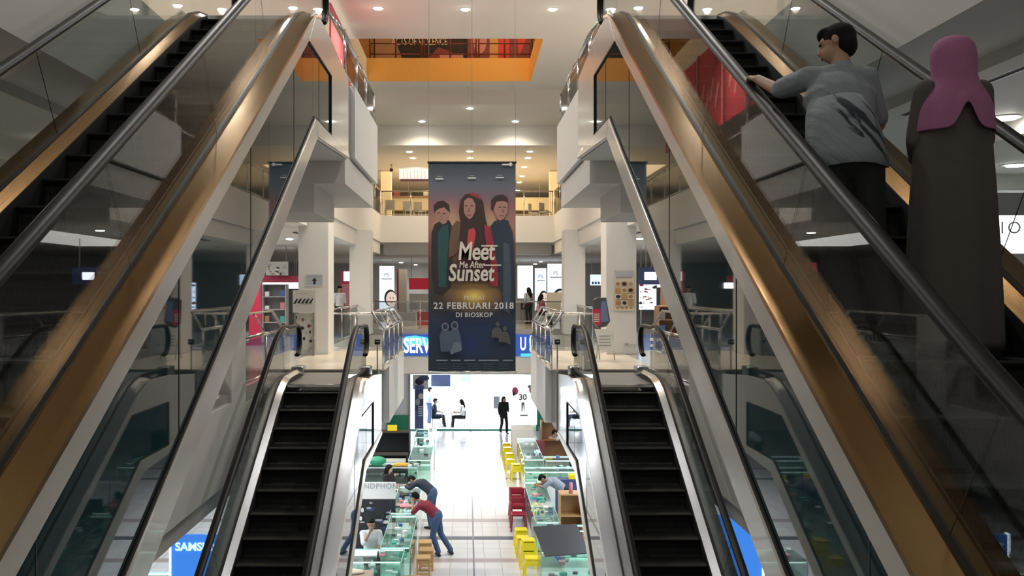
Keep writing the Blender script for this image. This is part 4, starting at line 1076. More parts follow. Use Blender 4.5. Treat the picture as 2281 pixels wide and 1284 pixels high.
def stool_wood(label, loc, rz=0):
    t = thing('wooden_stool', label, 'stool', loc, rz, 'wooden stools beside the man in maroon'); m = M['wood']
    MB().box(-0.16, 0.16, -0.16, 0.16, 0.43, 0.47).build('seat', m, t, bevel=0.01)
    for x in (-1, 1):
        for y in (-1, 1): MB().box(x*0.135-0.02, x*0.135+0.02, y*0.135-0.02, y*0.135+0.02, 0, 0.43).build('leg', m, t)
    for y in (-1, 1): MB().box(-0.115, 0.115, y*0.135-0.012, y*0.135+0.012, 0.33, 0.41).build('apron', m, t); MB().box(-0.115, 0.115, y*0.135-0.012, y*0.135+0.012, 0.10, 0.14).build('stretcher', m, t)
    return t
w0 = stool_wood('square wooden stool nearest the bottom edge, in front of its row', (-0.97, 20.5, Z0), 0.05)
dup(w0, (-0.93, 21.1, Z0), 0.0, 'square wooden stool, middle of the row beside the left counter'); dup(w0, (-0.99, 21.75, Z0), 0.08, 'square wooden stool at the far end of its row, by the man in maroon')
w3 = dup(w0, (-1.13, 19.0, Z0), 0.1, 'square wooden stool with a yellow label, at the bottom edge')
MB().box(-0.10, 0.06, -0.165, -0.16, 0.25, 0.42).build('yellow_label', M['yellow'], w3); 

# ================================================================== COUNTERS
cw = mat('counter_white', (0.80, 0.84, 0.84), 0.3); GLOW = mat('added_glow_strip', (0.85, 1.0, 0.97), 0.3, emit=1.6); cg = mat('counter_green_trim', (0.35, 0.68, 0.60), 0.3); shelfm = mat('shelf_grey', (0.55, 0.62, 0.62), 0.3)
GOODS = [mat('box_white', (0.8, 0.8, 0.8), 0.5), mat('box_black', (0.02, 0.02, 0.025), 0.4), mat('box_grey', (0.25, 0.27, 0.29), 0.5), mat('box_teal', (0.06, 0.40, 0.32), 0.5), mat('box_blue', (0.06, 0.14, 0.40), 0.5), mat('box_pale', (0.55, 0.68, 0.66), 0.5), mat('box_pink', (0.62, 0.25, 0.30), 0.5)]
NB = [0]
def goods(par_loc, w_, d_, zs, n, rng, where, horiz=True):
    for k in range(n):
        x = rng.uniform(-w_/2+0.08, w_/2-0.08); y = rng.uniform(-d_/2+0.08, d_/2-0.08); z = rng.choice(zs)
        a, b, c = rng.uniform(0.07, 0.14), rng.uniform(0.10, 0.18), rng.uniform(0.02, 0.07)
        m = rng.choice(GOODS+[GOODS[0], GOODS[0], GOODS[5]])
        o = MB().box(-a/2, a/2, -b/2, b/2, 0, c).build('phone_box', m, None, loc=(par_loc[0]+x, par_loc[1]+y, par_loc[2]+z), rz=rng.uniform(-0.3, 0.3))
        tag(o, 'small phone box among the goods in ' + where, 'box', 'phone boxes in ' + where)
def counter(label, cx, cy, w_, d_, h=1.0, n=10, where=None, seed=1, base=0.35, trim=None):
    """glass display counter: plinth, shelf, glass sides and top, coloured edge"""
    t = thing('display_counter', label, 'counter', (cx, cy, Z0)); rng = random.Random(seed)
    MB().box(-w_/2, w_/2, -d_/2, d_/2, 0, base).build('plinth', cw, t, bevel=0.01)
    MB().box(-w_/2+0.02, w_/2-0.02, -d_/2+0.02, d_/2-0.02, 0.66, 0.675).build('glass_shelf', M['cglass'], t)
    MB().box(-w_/2, w_/2, -d_/2, d_/2, h-0.012, h).build('glass_top', M['cglass'], t)
    for nm, b in (('front_glass', (-w_/2, w_/2, -d_/2, -d_/2+0.008)), ('back_glass', (-w_/2, w_/2, d_/2-0.008, d_/2)), ('side_glass', (-w_/2, -w_/2+0.008, -d_/2+0.01, d_/2-0.01)), ('side_glass', (w_/2-0.008, w_/2, -d_/2+0.01, d_/2-0.01))):
        MB().box(*b, base, h-0.012).build(nm, M['cglass'], t)
    for i, (a, b) in enumerate((((-w_/2, -d_/2), (w_/2, -d_/2)), ((-w_/2, d_/2), (w_/2, d_/2)), ((-w_/2, -d_/2), (-w_/2, d_/2)), ((w_/2, -d_/2), (w_/2, d_/2)))):
        MB().tube([(*a, h-0.003), (*b, h-0.003)], 0.010, 4).build('edge_trim', trim or cg, t)
    for x in (-1, 1):
        for y in (-1, 1): MB().tube([(x*(w_/2-0.01), y*(d_/2-0.01), base), (x*(w_/2-0.01), y*(d_/2-0.01), h)], 0.01, 4).build('corner_post', shelfm, t)
    for y in (-1, 1): MB().box(-w_/2+0.03, w_/2-0.03, y*(d_/2-0.025)-0.008, y*(d_/2-0.025)+0.008, h-0.03, h-0.014).build('added_glow_strip', GLOW, t)  # glowing strips added to brighten the counter and its goods
    goods((cx, cy, Z0), w_-0.1, d_-0.1, [base+0.002, 0.676], n, rng, where or 'a counter')
    goods((cx, cy, Z0), w_-0.1, d_-0.1, [h+0.001], max(2, n//4), rng, (where or 'a counter')+' (on top)')
    return t
# left kiosk, near
counter('near left display counter running across, in front of the man in white', -2.35, 18.75, 2.1, 0.9, n=22, where='the near left counter', seed=3)
counter('left display counter along the aisle, beside the man in maroon', -1.50, 20.65, 0.62, 2.7, n=24, where='the left aisle counter', seed=4)
counter('left display counter along the aisle, under the bending person in navy', -1.55, 23.75, 0.62, 3.0, n=22, where='the farther left aisle counter', seed=5)
counter('glass display counter across the left kiosk row, behind the seated woman', -2.45, 28.3, 1.9, 0.7, n=22, where='the middle left counter', seed=6, trim=mat('dark_teal_trim', (0.03, 0.12, 0.12), 0.3))
counter('far left white-topped display counter beside the dark cabinet', -1.50, 30.4, 0.7, 2.6, n=8, where='the far left aisle counter', seed=7)
counter('small display counter at the far left end of the aisle', -1.55, 34.6, 0.75, 2.0, n=8, where='the farthest left counter', seed=8)
# right kiosks
counter('right display counter running across the bottom, by the dark board', 2.45, 19.4, 1.9, 0.8, n=20, where='the near right counter', seed=9)
counter('right display counter along the aisle, beside the red chairs', 1.86, 23.6, 0.56, 4.4, n=34, where='the right aisle counter', seed=10)
counter('right display counter across the kiosk, beyond the reaching person', 2.85, 27.6, 2.3, 0.7, n=18, where='the middle right counter', seed=11)
counter('white-topped right display counter beside the far yellow stools', 2.10, 31.3, 0.62, 4.2, n=12, where='the far right aisle counter', seed=12)
counter('glass display counter across the far right kiosk', 3.3, 29.4, 1.7, 0.7, n=14, where='the far right cross counter', seed=13)
counter('glass display counter in the near right kiosk, beside the wooden cabinet', 2.9, 20.9, 1.5, 0.5, n=12, where='the counter by the wooden cabinet', seed=14)
for s in (-1, 1):
    for k, y in enumerate((14.6, 17.2)):
        counter('brightly lit glass counter far off to the %s on the ground floor, %s' % (['left', 'right'][s > 0], ['nearer', 'farther'][k]), s*6.2, y, 1.8, 0.8, n=10, where='the outer %s counter, %s' % (['left', 'right'][s > 0], ['nearer', 'farther'][k]), seed=20+k+s)
# dark cabinets and shelves, left far
def cabinet(label, c, d, m, n=2, name='cabinet', open_=True, cat='cabinet'):
    t = thing(name, label, cat, (c[0], c[1], c[2])); w_, dp, h = d; th = 0.03
    for x in (-1, 1): MB().box(x*w_/2-(th if x > 0 else 0), x*w_/2+(th if x < 0 else 0), -dp/2, dp/2, 0, h).build('side_panel', m, t)
    MB().box(-w_/2, w_/2, dp/2-0.015, dp/2, 0, h).build('back_panel', m, t)
    MB().box(-w_/2, w_/2, -dp/2, dp/2, h, h+th).build('top', m, t)
    for k in range(n): MB().box(-w_/2+th, w_/2-th, -dp/2, dp/2-0.02, h*k/n+0.02, h*k/n+0.045).build('shelf', m, t)
    return t
cabinet('black open cabinet at the far left kiosk', (-2.75, 31.6, Z0), (1.6, 0.6, 1.5), M['black'])
tt = cabinet('lower black shelf unit with a pale ledge, left kiosk', (-2.78, 30.1, Z0), (1.7, 0.5, 1.0), M['black'])
MB().box(-0.8, 0.8, -0.30, -0.26, 0.72, 0.92).build('pale_ledge', M['wall'], tt)
o = tag(MB().box(-0.16, 0.16, -0.02, 0.02, 0, 0.20).build('yellow_sign', M['yellow'], None, loc=(-2.55, 31.55, Z0+1.54)), 'small yellow and red sign standing on the black cabinet at left', 'sign')
o = tag(MB().ell((0, 0, 0.12), (0.28, 0.2, 0.14)).build('green_bag', M['green'], None, smooth=True, loc=(-2.75, 28.35, Z0+1.0)), 'rumpled green bag on the middle left glass counter', 'bag')
o = tag(MB().box(-0.2, 0.2, -0.1, 0.1, 0, 0.05).build('orange_tray', mat('orange_plastic', (0.8, 0.4, 0.05), 0.4), None, loc=(-2.0, 28.3, Z0+1.0)), 'flat orange tray on the middle left glass counter', 'tray')
# white kiosk board
t = thing('kiosk_board', 'white board with small grey lettering across the left kiosk', 'sign', (-2.93, 25.1, Z0))
MB().box(-0.95, 0.95, 0, 0.5, 0.0, 1.0).build('cabinet', cw, t, bevel=0.02)
MB().box(-1.0, 1.0, -0.03, 0.0, 0.35, 1.15).build('panel', M['paper'], t)
text('HANDPHONE', 0.20, M['greyink'], t, (0.50, -0.035, 1.04), space=1.1)
# black and white picture panels in the left kiosk
t = thing('picture_display', 'black panel with white shapes standing in the near left kiosk', 'panel', (-2.3, 22.6, Z0))
MB().box(-1.0, 0.55, 0, 0.05, 0.0, 1.25).build('board', M['ink'], t)
a = Art(-0.001); rng = random.Random(5)
for k in range(46):
    cx, cz = rng.uniform(-0.95, 0.5), rng.uniform(0.5, 1.2); a.ell(cx, cz, rng.uniform(0.03, 0.13), rng.uniform(0.02, 0.06), rng.choice([M['paper'], M['paper'], M['ink'], M['greyink'], M['navy']]), 8)
for k in range(7): a.rect(-0.2+0.1*k, -0.19+0.1*k, 0.1, 0.5, M['greyink'])
a.build('printed_shapes', t)
# items near left counter
def sheet(name, label, cat, c, d, m, rz=0, grp=None, tilt=0):
    o = MB().box(-d[0]/2, d[0]/2, -d[1]/2, d[1]/2, 0, d[2]).build(name, m, None, loc=c, rz=rz); o.rotation_euler = (tilt, 0, rz); return tag(o, label, cat, grp)
sheet('white_tray', 'large white paper tray on the near left counter', 'tray', (-2.3, 18.8, Z0+1.002), (0.95, 0.42, 0.03), M['paper'], 0.05)
sheet('pink_folder', 'pink folder on the left aisle counter before the man in maroon', 'folder', (-1.58, 23.0, Z0+1.002), (0.3, 0.36, 0.02), GOODS[6], 0.2)
sheet('open_laptop_base', 'dark flat laptop on the farther left aisle counter', 'laptop', (-1.55, 24.2, Z0+1.002), (0.36, 0.26, 0.03), GOODS[1], 0.3)
t = thing('pale_crate', 'pale brown crate below the near left counter at the bottom edge', 'crate', (-2.3, 17.75, Z0)); MB().box(-0.5, 0.5, -0.2, 0.2, 0, 0.95).build('box', mat('crate_grey_brown', (0.35, 0.27, 0.22), 0.6), t)
MB().ell((0, 0, 0.97), (0.34, 0.16, 0.05)).build('cream_lid', M['cream'], t, smooth=True)
# right kiosk furniture
t = cabinet('tall light wood cabinet with open compartments in the right kiosk', (2.43, 21.9, Z0), (0.55, 0.45, 1.55), M['wood'], 3)
MB().box(-0.24, 0.24, -0.235, -0.22, 0.05, 0.62).build('cabinet_door', M['wood'], t)
t = cabinet('cream shelf unit with small goods next to the wooden cabinet', (3.05, 22.4, Z0), (0.6, 0.45, 1.5), M['cream'], 4)
sheet('cardboard_box', 'brown cardboard box on top of the cream shelf unit', 'box', (3.05, 22.4, Z0+1.535), (0.5, 0.4, 0.14), M['wood'])
tag(MB().cyl((0, 0, 0), 0.05, 0.24, 12, 0.04).build('pink_bottle', GOODS[6], None, smooth=True, loc=(2.43, 21.8, Z0+1.585)), 'pink bottle on top of the light wood cabinet', 'bottle')
t = thing('plastic_chair', 'red plastic armchair beside the light wood cabinet in the right kiosk', 'chair', (2.45, 21.42, Z0), 0)
MB().box(-0.22, 0.22, -0.2, 0.2, 0.40, 0.43).build('seat', M['redchair'], t, bevel=0.015); MB().box(-0.22, 0.22, 0.2, 0.23, 0.43, 0.85).build('backrest', M['redchair'], t, bevel=0.01)
for x in (-1, 1):
    MB().box(x*0.24-0.02, x*0.24+0.02, -0.2, 0.2, 0.62, 0.65).build('armrest', M['redchair'], t)
    for y in (-1, 1): MB().tube([(x*0.2, y*0.17, 0.41), (x*0.23, y*0.20, 0)], 0.02, 8).build('leg', M['redchair'], t)
t = thing('dark_board', 'large dark grey slanted board at the bottom edge beside the yellow stools', 'board', (1.92, 19.0, Z0+1.24), 0.25)
q = MB().bx((0, 0, 0), (0.95, 0.85, 0.03), m=Matrix.Rotation(math.radians(28), 4, 'X')); q.build('panel', mat('dark_grey_board', (0.055, 0.055, 0.06), 0.45), t)
for k in range(9): MB().bx((-0.44, -0.33+0.085*k, -0.17+0.045*k+0.0), (0.02, 0.02, 0.02), m=Matrix.Rotation(math.radians(28), 4, 'X')).build('edge_stud', M['paper'], t)
MB().box(-0.03, 0.03, 0.20, 0.26, -0.235, 0.09).build('stand', M['black'], t)
sheet('yellow_crate', 'yellow box on the near right counter beside the dark board', 'box', (2.55, 19.4, Z0+1.002), (0.22, 0.2, 0.2), M['yellow'])
sheet('green_box', 'dark green box with a pale label on the near right counter', 'box', (3.0, 19.3, Z0+1.002), (0.34, 0.26, 0.16), mat('dark_green_box', (0.03, 0.10, 0.09), 0.5))
sheet('white_box', 'white box beside the navy mat at the middle right counter', 'box', (2.2, 26.0, Z0), (0.5, 0.3, 1.02), M['paper'])
sheet('yellow_tin', 'yellow tin on the white box, middle of the right kiosk', 'tin', (2.1, 26.0, Z0+1.022), (0.2, 0.16, 0.12), M['yellow'])
sheet('navy_cabinet', 'navy low cabinet behind the reaching person, right kiosk', 'cabinet', (3.1, 26.4, Z0), (1.3, 0.4, 0.98), M['navy'])
sheet('yellow_box', 'yellow box on the navy low cabinet, right kiosk', 'box', (3.0, 26.4, Z0+0.982), (0.26, 0.2, 0.12), M['yellow'])
t = cabinet('dark shelf unit holding the orange boxes at the far right', (3.25, 34.8, Z0), (1.0, 0.5, 1.4), M['brown'], 2)
sheet('orange_carton', 'tall orange carton on the dark shelf unit at the far right', 'box', (3.2, 34.7, Z0+1.435), (0.42, 0.3, 0.42), mat('orange_carton', (0.8, 0.36, 0.03), 0.5))
sheet('yellow_carton', 'yellow carton beside the orange carton at the far right', 'box', (3.0, 34.3, Z0+1.435), (0.3, 0.2, 0.5), M['yellow'])
sheet('maroon_bin', 'maroon box seat beside the far right counter', 'box', (2.62, 34.0, Z0), (0.4, 0.4, 0.8), mat('maroon_box', (0.22, 0.04, 0.06), 0.5))
sheet('white_sack', 'white wrapped bundle on the far right counter end', 'bundle', (2.1, 35.6, Z0), (0.8, 1.2, 1.05), M['paper'])
# ================================================================== BRIGHT SHOP
t = thing('shop_table', 'white table in the bright shop between the two seated people', 'table', (-0.93, 42.5, Z0+0.06))
MB().box(-0.28, 0.28, -0.3, 0.3, 0.69, 0.72).build('tabletop', M['paper'], t)
for x in (-1, 1):
    for y in (-1, 1): MB().box(x*0.22-0.015, x*0.22+0.015, y*0.25-0.015, y*0.25+0.015, 0, 0.69).build('leg', mat('chair_grey', (0.4, 0.38, 0.36), 0.5), t)
for lab, x in (('left', -1.42), ('right', -0.28)):
    t = thing('shop_chair', 'chair under the seated person %s of the shop table' % lab, 'chair', (x, 42.45, Z0+0.06))
    MB().box(-0.2, 0.2, -0.2, 0.2, 0.36, 0.39).build('seat', MATS['chair_grey'], t)
    s_ = -1 if lab == 'left' else 1
    MB().box(*sorted((s_*0.19, s_*0.22)), -0.2, 0.2, 0.39, 0.75).build('backrest', MATS['chair_grey'], t)
    for a_ in (-1, 1):
        for b_ in (-1, 1): MB().box(a_*0.17-0.015, a_*0.17+0.015, b_*0.17-0.015, b_*0.17+0.015, 0, 0.36).build('leg', MATS['chair_grey'], t)
def wallsign(name, label, cat, x0, x1, z0, z1, y, m, dep=0.05, deco=None):
    t = thing(name, label, cat, ((x0+x1)/2, y, z0)); w_ = x1-x0
    MB().box(-w_/2, w_/2, 0, dep, 0, z1-z0).build('panel', m, t)
    if deco: a = Art(-0.002); deco(a, w_, z1-z0); a.build('printed_shapes', t)
    return t
def s42(px): return (px-1041)*46.1/2068
def t42(py): return 1.6-(py-642)*46.1/2068
wallsign('wall_screen', 'large dark blue screen on the back wall of the bright shop', 'screen', s42(960), s42(1003), t42(862), t42(836), 46.2, M['screen'])
wallsign('wall_screen', 'small slate blue screen on the back wall of the bright shop', 'screen', s42(1026), s42(1049), t42(852), t42(834), 46.2, mat('slate_screen', (0.12, 0.16, 0.32), 0.3))
wallsign('wall_shelf', 'thin grey wall shelf at left in the bright shop', 'shelf', s42(970), s42(1011), t42(883), t42(880), 46.0, M['greymetal'], 0.25)
wallsign('wall_shelf', 'thin grey wall shelf at right in the bright shop', 'shelf', s42(1085), s42(1133), t42(881), t42(877), 46.0, M['greymetal'], 0.25)
wallsign('small_picture', 'pale framed notice above the right wall shelf', 'picture', s42(1102), s42(1112), t42(868), t42(858), 46.2, M['wall'])
def roll(a, w_, h):
    a.rect(-w_/2, w_/2, h*0.42, h*0.9, M['navy']); a.ell(-w_*0.15, h*0.62, w_*0.25, h*0.08, M['greyink']); a.ell(w_*0.2, h*0.75, w_*0.3, h*0.07, M['wall'])
    for k in range(5): a.rect(-w_*0.1, w_*0.4, h*(0.30+0.05*k), h*(0.32+0.05*k), M['paper'])
wallsign('roll_up_banner', 'dark blue roll-up banner at the left side of the bright shop', 'banner', -2.35, -1.95, Z0+0.1, -2.75, 41.45, mat('banner_blue', (0.07, 0.10, 0.26), 0.5), 0.03, roll)
wallsign('window_poster', 'dark and white poster strip at the top left of the shop front', 'poster', -2.45, -1.75, -2.95, -2.3, 41.66, M['wall'], 0.02,
         lambda a, w_, h: (a.ell(-0.05, 0.35, 0.2, 0.16, M['ink']), a.ell(0.15, 0.5, 0.25, 0.12, M['navy']), a.rect(-0.1, 0.2, 0.02, 0.12, M['greyink'])))
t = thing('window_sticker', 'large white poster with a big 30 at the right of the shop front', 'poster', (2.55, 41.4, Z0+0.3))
MB().box(-0.55, 0.55, 0, 0.02, 0, 2.15).build('panel', mat('poster_added_glow', (0.85, 0.87, 0.9), 0.5, emit=0.5), t)  # emission added to whiten the poster, no lamp behind it
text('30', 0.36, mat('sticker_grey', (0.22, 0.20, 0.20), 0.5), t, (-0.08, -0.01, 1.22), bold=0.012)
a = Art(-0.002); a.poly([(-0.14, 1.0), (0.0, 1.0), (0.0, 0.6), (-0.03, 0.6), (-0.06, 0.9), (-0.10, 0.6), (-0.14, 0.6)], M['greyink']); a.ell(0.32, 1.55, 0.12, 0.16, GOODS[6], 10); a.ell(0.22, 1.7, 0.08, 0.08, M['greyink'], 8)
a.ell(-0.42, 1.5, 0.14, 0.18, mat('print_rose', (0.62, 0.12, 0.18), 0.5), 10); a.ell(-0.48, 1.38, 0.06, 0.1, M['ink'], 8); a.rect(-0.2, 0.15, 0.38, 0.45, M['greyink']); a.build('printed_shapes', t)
t = thing('phone_stand', 'slim grey stand with small screens beside the walking woman', 'stand', (1.32, 41.9, Z0+0.06))
MB().box(-0.14, 0.14, -0.02, 0.02, 0.9, 1.45).build('screen_panel', M['greyink'], t); MB().tube([(0, 0, 0), (0, 0, 1.0)], 0.02, 6).build('pole', M['wall'], t); MB().box(-0.2, 0.2, -0.15, 0.15, 0, 0.02).build('foot', M['wall'], t)

# ================================================================== BLUE BOARDS (ground floor, beside the lower escalators)
t = thing('blue_board', 'bright blue board with pale brand lettering at the lower left', 'board', (-4.08, 13.9, Z0))
MB().box(-0.36, 0.55, 0, 0.08, 0, 2.70).build('panel', mat('lit_blue_board', (0.04, 0.20, 0.68), 0.35, emit=0.35), t, bevel=0.01); text('SAMSUNG', 0.17, mat('pale_blue_glow_ink', (0.45, 0.65, 0.95), 0.4, emit=0.5), t, (0.10, -0.012, 2.52), space=1.0, bold=0.006)  # lettering given a glow of its own so it reads lighter
MB().box(-0.38, -0.36, -0.01, 0.09, 0, 2.72).build('edge_strip', mat('edge_light', (0.9, 0.95, 1), 0.3, emit=2), t)
t = thing('blue_board', 'plain bright blue board at the lower right beside the escalator', 'board', (4.2, 13.9, Z0))
MB().box(-0.6, 0.22, 0, 0.08, 0, 3.0).build('panel', MATS['lit_blue_board'], t, bevel=0.01); MB().box(0.22, 0.24, -0.01, 0.09, 0, 3.0).build('edge_strip', MATS['edge_light'], t)
# ================================================================== FIRST FLOOR THINGS
def at1(px, y): return (px-1041)*y/2068
def z1_(py, y): return 1.6-(py-642)*y/2068
def board(name, label, cat, px0, px1, py0, py1, y, m, dep=0.04, deco=None, rz=0):
    x0, x1, zb, zt = at1(px0, y), at1(px1, y), z1_(py1, y), z1_(py0, y)
    t = thing(name, label, cat, ((x0+x1)/2, y, zb), rz); w_, h = x1-x0, zt-zb
    MB().box(-w_/2, w_/2, 0, dep, 0, h).build('panel', m, t)
    if deco: a = Art(-0.002); deco(a, w_, h); a.build('printed_shapes', t)
    if name not in ('direction_sign', 'food_poster', 'menu_strip', 'wall_plaque', 'red_box', 'dark_machine', 'white_jars', 'counter_slab'):
        fl, ce = (0, 3.1) if zb < 3 else (4.8, 7.46)
        if ce-zt < zb-fl and ce-zt > 0.01:
            for e in (-1, 1): MB().tube([(e*w_*0.4, dep/2, h), (e*w_*0.4, dep/2, ce-zb)], 0.012, 5).build('hanger', M['greymetal'], t)
        elif zb-fl > 0.02:
            for e in (-1, 1): MB().box(e*w_*0.4-0.02, e*w_*0.4+0.02, dep/2-0.02, dep/2+0.02, fl-zb, 0.0).build('leg', M['greymetal'], t)
    return t
def sg(a, w_, h):
    a.rect(-w_*0.46, w_*0.46, h*0.06, h*0.94, mat('pale_blue_grey', (0.45, 0.49, 0.53), 0.5))
    a.poly([(-0.03, h*0.15), (0.03, h*0.15), (0.03, h*0.42), (0.075, h*0.42), (0, h*0.66), (-0.075, h*0.42), (-0.03, h*0.42)], M['ink'])
    for k in range(7): a.rect(-w_*0.42+k*w_*0.122, -w_*0.34+k*w_*0.122, h*0.72, h*0.80, M['greyink'])
board('direction_sign', 'pale sign with a black up arrow on the near left column', 'sign', 681, 720, 610, 638, 22.37, M['paper'], 0.02, sg)
def mus(a, w_, h):
    for k in range(5): a.poly([(-0.26+k*0.09, h*0.40+0.02*(k % 2)), (-0.2+k*0.09, h*0.40), (-0.14+k*0.09, h*0.62), (-0.17+k*0.09, h*0.64)], M['ink'])
    a.rect(-0.10, 0.08, h*0.84, h*0.87, M['greyink']); a.poly([(-0.2, h*0.3), (0.2, h*0.42), (0.2, h*0.44), (-0.2, h*0.32)], M['greyink'])
board('white_poster', 'large white poster with black brush script left of the near left column', 'poster', 652, 703, 647, 697, 21.9, mat('poster_white', (0.55, 0.55, 0.52), 0.5), 0.03, mus)
rng = random.Random(9)
def clut(a, w_, h):
    for k in range(26): a.ell(rng.uniform(-w_*0.45, w_*0.45), rng.uniform(h*0.08, h*0.92), rng.uniform(0.02, 0.09), rng.uniform(0.02, 0.05), rng.choice([M['ink'], M['greyink'], M['paper'], M['brown'], M['wall'], MATS['maroon_box']]), 8)
board('picture_poster', 'crowded picture poster standing below the brush script poster', 'poster', 655, 703, 698, 792, 22.0, MATS['poster_white'], 0.03, clut)
def food(a, w_, h):
    a.rect(-w_*0.46, w_*0.46, h*0.86, h*0.98, mat('pale_blue_grey', (0.45, 0.49, 0.53), 0.5)); a.rect(-w_*0.4, w_*0.4, h*0.80, h*0.84, M['greyink'])
    for r in range(4):
        for c in range(3):
            x, z = -w_*0.31+c*w_*0.31, h*0.66-r*h*0.155
            a.rect(x-w_*0.14, x+w_*0.14, z-h*0.06, z+h*0.06, M['wood'] if (r+c) % 2 else M['cream']); a.ell(x, z, w_*0.11, h*0.045, [M['brown'], M['ink'], M['wood']][(r*2+c) % 3], 10)
    for c in range(4): a.rect(-w_*0.40+c*w_*0.22, -w_*0.28+c*w_*0.22, h*0.05, h*0.09, M['brown'])
board('food_poster', 'poster with a grid of food pictures on the near right column', 'poster', 1368, 1413, 602, 693, 22.37, M['cream'], 0.02, food)
t = thing('wall_socket', 'small power socket low on the near right column', 'socket', (at1(1396, 22.38), 22.38, 0.2)); MB().box(-0.06, 0.06, 0, 0.02, 0, 0.08).build('plate', M['wall'], t); MB().box(-0.03, 0.03, -0.01, 0, 0.02, 0.06).build('plug', M['greyink'], t); MB().tube([(0.06, 0, 0.03), (0.3, 0, 0.02)], 0.006, 5).build('cable', M['greyink'], t)
# phone shaped standee on an easel
t = thing('phone_standee', 'phone-shaped display board with a red half, on a white easel by the right column', 'stand', (at1(1337, 20.6), 20.6, 0), 0.05)
px = lambda p: at1(p, 20.6)-at1(1337, 20.6); pz = lambda p: z1_(p, 20.6)
q = MB(); q.xz([(px(1320), pz(669)), (px(1328), pz(664)), (px(1350), pz(663)), (px(1359), pz(716)), (px(1350), pz(728)), (px(1332), pz(731)), (px(1322), pz(720))], -0.04, 0.04); q.build('phone_body', mat('phone_grey', (0.10, 0.10, 0.105), 0.3), t, bevel=0.015)
a = Art(-0.043); a.poly([(px(1338), pz(672)), (px(1350), pz(671)), (px(1355), pz(716)), (px(1338), pz(718))], mat('phone_screen', (0.16, 0.24, 0.42), 0.3)); a.poly([(px(1319), pz(688)), (px(1338), pz(690)), (px(1338), pz(724)), (px(1328), pz(726)), (px(1321), pz(716))], mat('print_crimson', (0.50, 0.05, 0.10), 0.4))
for k in range(5): a.rect(px(1322), px(1334), pz(701+k*4), pz(699+k*4), M['paper'])
a.build('printed_shapes', t)
q = MB(); q.xz([(px(1324), pz(733)), (px(1362), pz(734)), (px(1370), pz(782)), (px(1338), pz(787))], -0.02, 0.01); q.build('lower_board', M['paper'], t)
a = Art(-0.024); 
for k in range(4): a.rect(px(1334), px(1360), pz(750+k*7), pz(748+k*7), M['greyink'])
a.build('printed_lines', t)
for p_ in (1338, 1372): MB().tube([(px(p_-6), 0.06, pz(745)), (px(p_), 0.12, 0.0)], 0.012, 6).build('easel_leg', M['greyink'], t)
MB().tube([(0, 0.05, pz(735)), (0, 0.45, 0.0)], 0.012, 6).build('easel_leg', M['greyink'], t)
# slim black column loudspeaker-like boxes on newels
for s, nm in ((-1, 'left'), (1, 'right')):
    t = thing('sensor_box', 'small black round-lensed box on the landing railing, %s side' % nm, 'device', (s*1.72, 17.75, 0.52))
    MB().box(-0.05, 0.05, -0.05, 0.05, 0, 0.1).build('case', M['black'], t, bevel=0.01); MB().cyl((0, -0.07, 0.05), 0.03, 0.02, 12).build('lens', M['chrome'], t)
    MB().tube([(0, 0, -0.52), (0, 0, 0)], 0.015, 6).build('stem', M['chrome'], t)
# red pillar and shop at left
redp = mat('rose_red_paint', (0.50, 0.03, 0.08), 0.4)
t = thing('red_pillar', 'bright red promotional pillar at the left shop', 'pillar', (at1(569, 26), 26, 0)); MB().box(-0.15, 0.15, -0.15, 0.15, 0, 2.3).build('shaft', redp, t, bevel=0.02); MB().box(-0.2, 0.2, -0.2, 0.2, 0, 0.08).build('foot', redp, t)
t = board('shop_sign', 'long red shop sign with orange letters, left first floor', 'sign', 585, 664, 615, 629, 34, redp, 0.08)
text('PROMO', 0.2, mat('sign_orange', (0.8, 0.25, 0.04), 0.4, emit=0.4), t, (0.35, -0.01, 0.12)) if False else None
LB = mat('lightbox_white', (0.86, 0.92, 1.0), 0.4, emit=2.2)
board('light_fascia', 'bright white strip light under the red shop sign', 'light', 585, 668, 630, 643, 34.15, LB, 0.12)
board('product_poster', 'hanging photo poster above the red shop sign', 'poster', 592, 642, 583, 614, 33.5, MATS['poster_white'], 0.03, clut)
board('red_display', 'red framed display with a lit white panel between the left columns', 'display', 759, 782, 604, 690, 34, redp, 0.1, lambda a, w_, h: (a.rect(-w_*0.2, w_*0.45, h*0.74, h*0.98, LB), a.rect(-w_*0.35, w_*0.4, h*0.06, h*0.66, mat('faded_pink', (0.55, 0.22, 0.28), 0.5))))
def shelfunit(label, px0, px1, y, h, m, n=4, seed=1):
    x0, x1 = at1(px0, y), at1(px1, y); w_ = x1-x0
    t = cabinet(label, ((x0+x1)/2, y, 0), (w_, 0.5, h), m, n, 'shelf_unit', cat='shelf'); rg = random.Random(seed)
    for k in range(n):
        for q in range(max(2, int(w_*3))):
            o = MB().box(-0.07, 0.07, -0.08, 0.08, 0, rg.uniform(0.1, 0.24)).build('shop_goods', rg.choice(GOODS+[M['brown'], M['cream']]), None, loc=(x0+0.13+(w_-0.26)*q/max(1, int(w_*3)-1), y-0.08, h*k/n+0.047))
            tag(o, 'small boxed goods on the '+label, 'box', 'goods on the '+label)
shelfunit('grey shelf unit behind the red pillar', 588, 640, 31, 1.7, M['greyink'], 4, 1)
shelfunit('brown shelf unit at the right edge beyond the railing', 1462, 1530, 24.5, 1.1, M['brown'], 3, 2)
board('brown_cabinet', 'tall brown cardboard cabinet in the right first floor shop', 'cabinet', 1479, 1506, 634, 690, 27, M['brown'], 0.5)
board('shop_window', 'brightly lit shop window right of the near right column', 'window display', 1424, 1462, 630, 690, 33, mat('window_blue_white', (0.55, 0.70, 0.95), 0.4, emit=1.0), 0.05, clut)
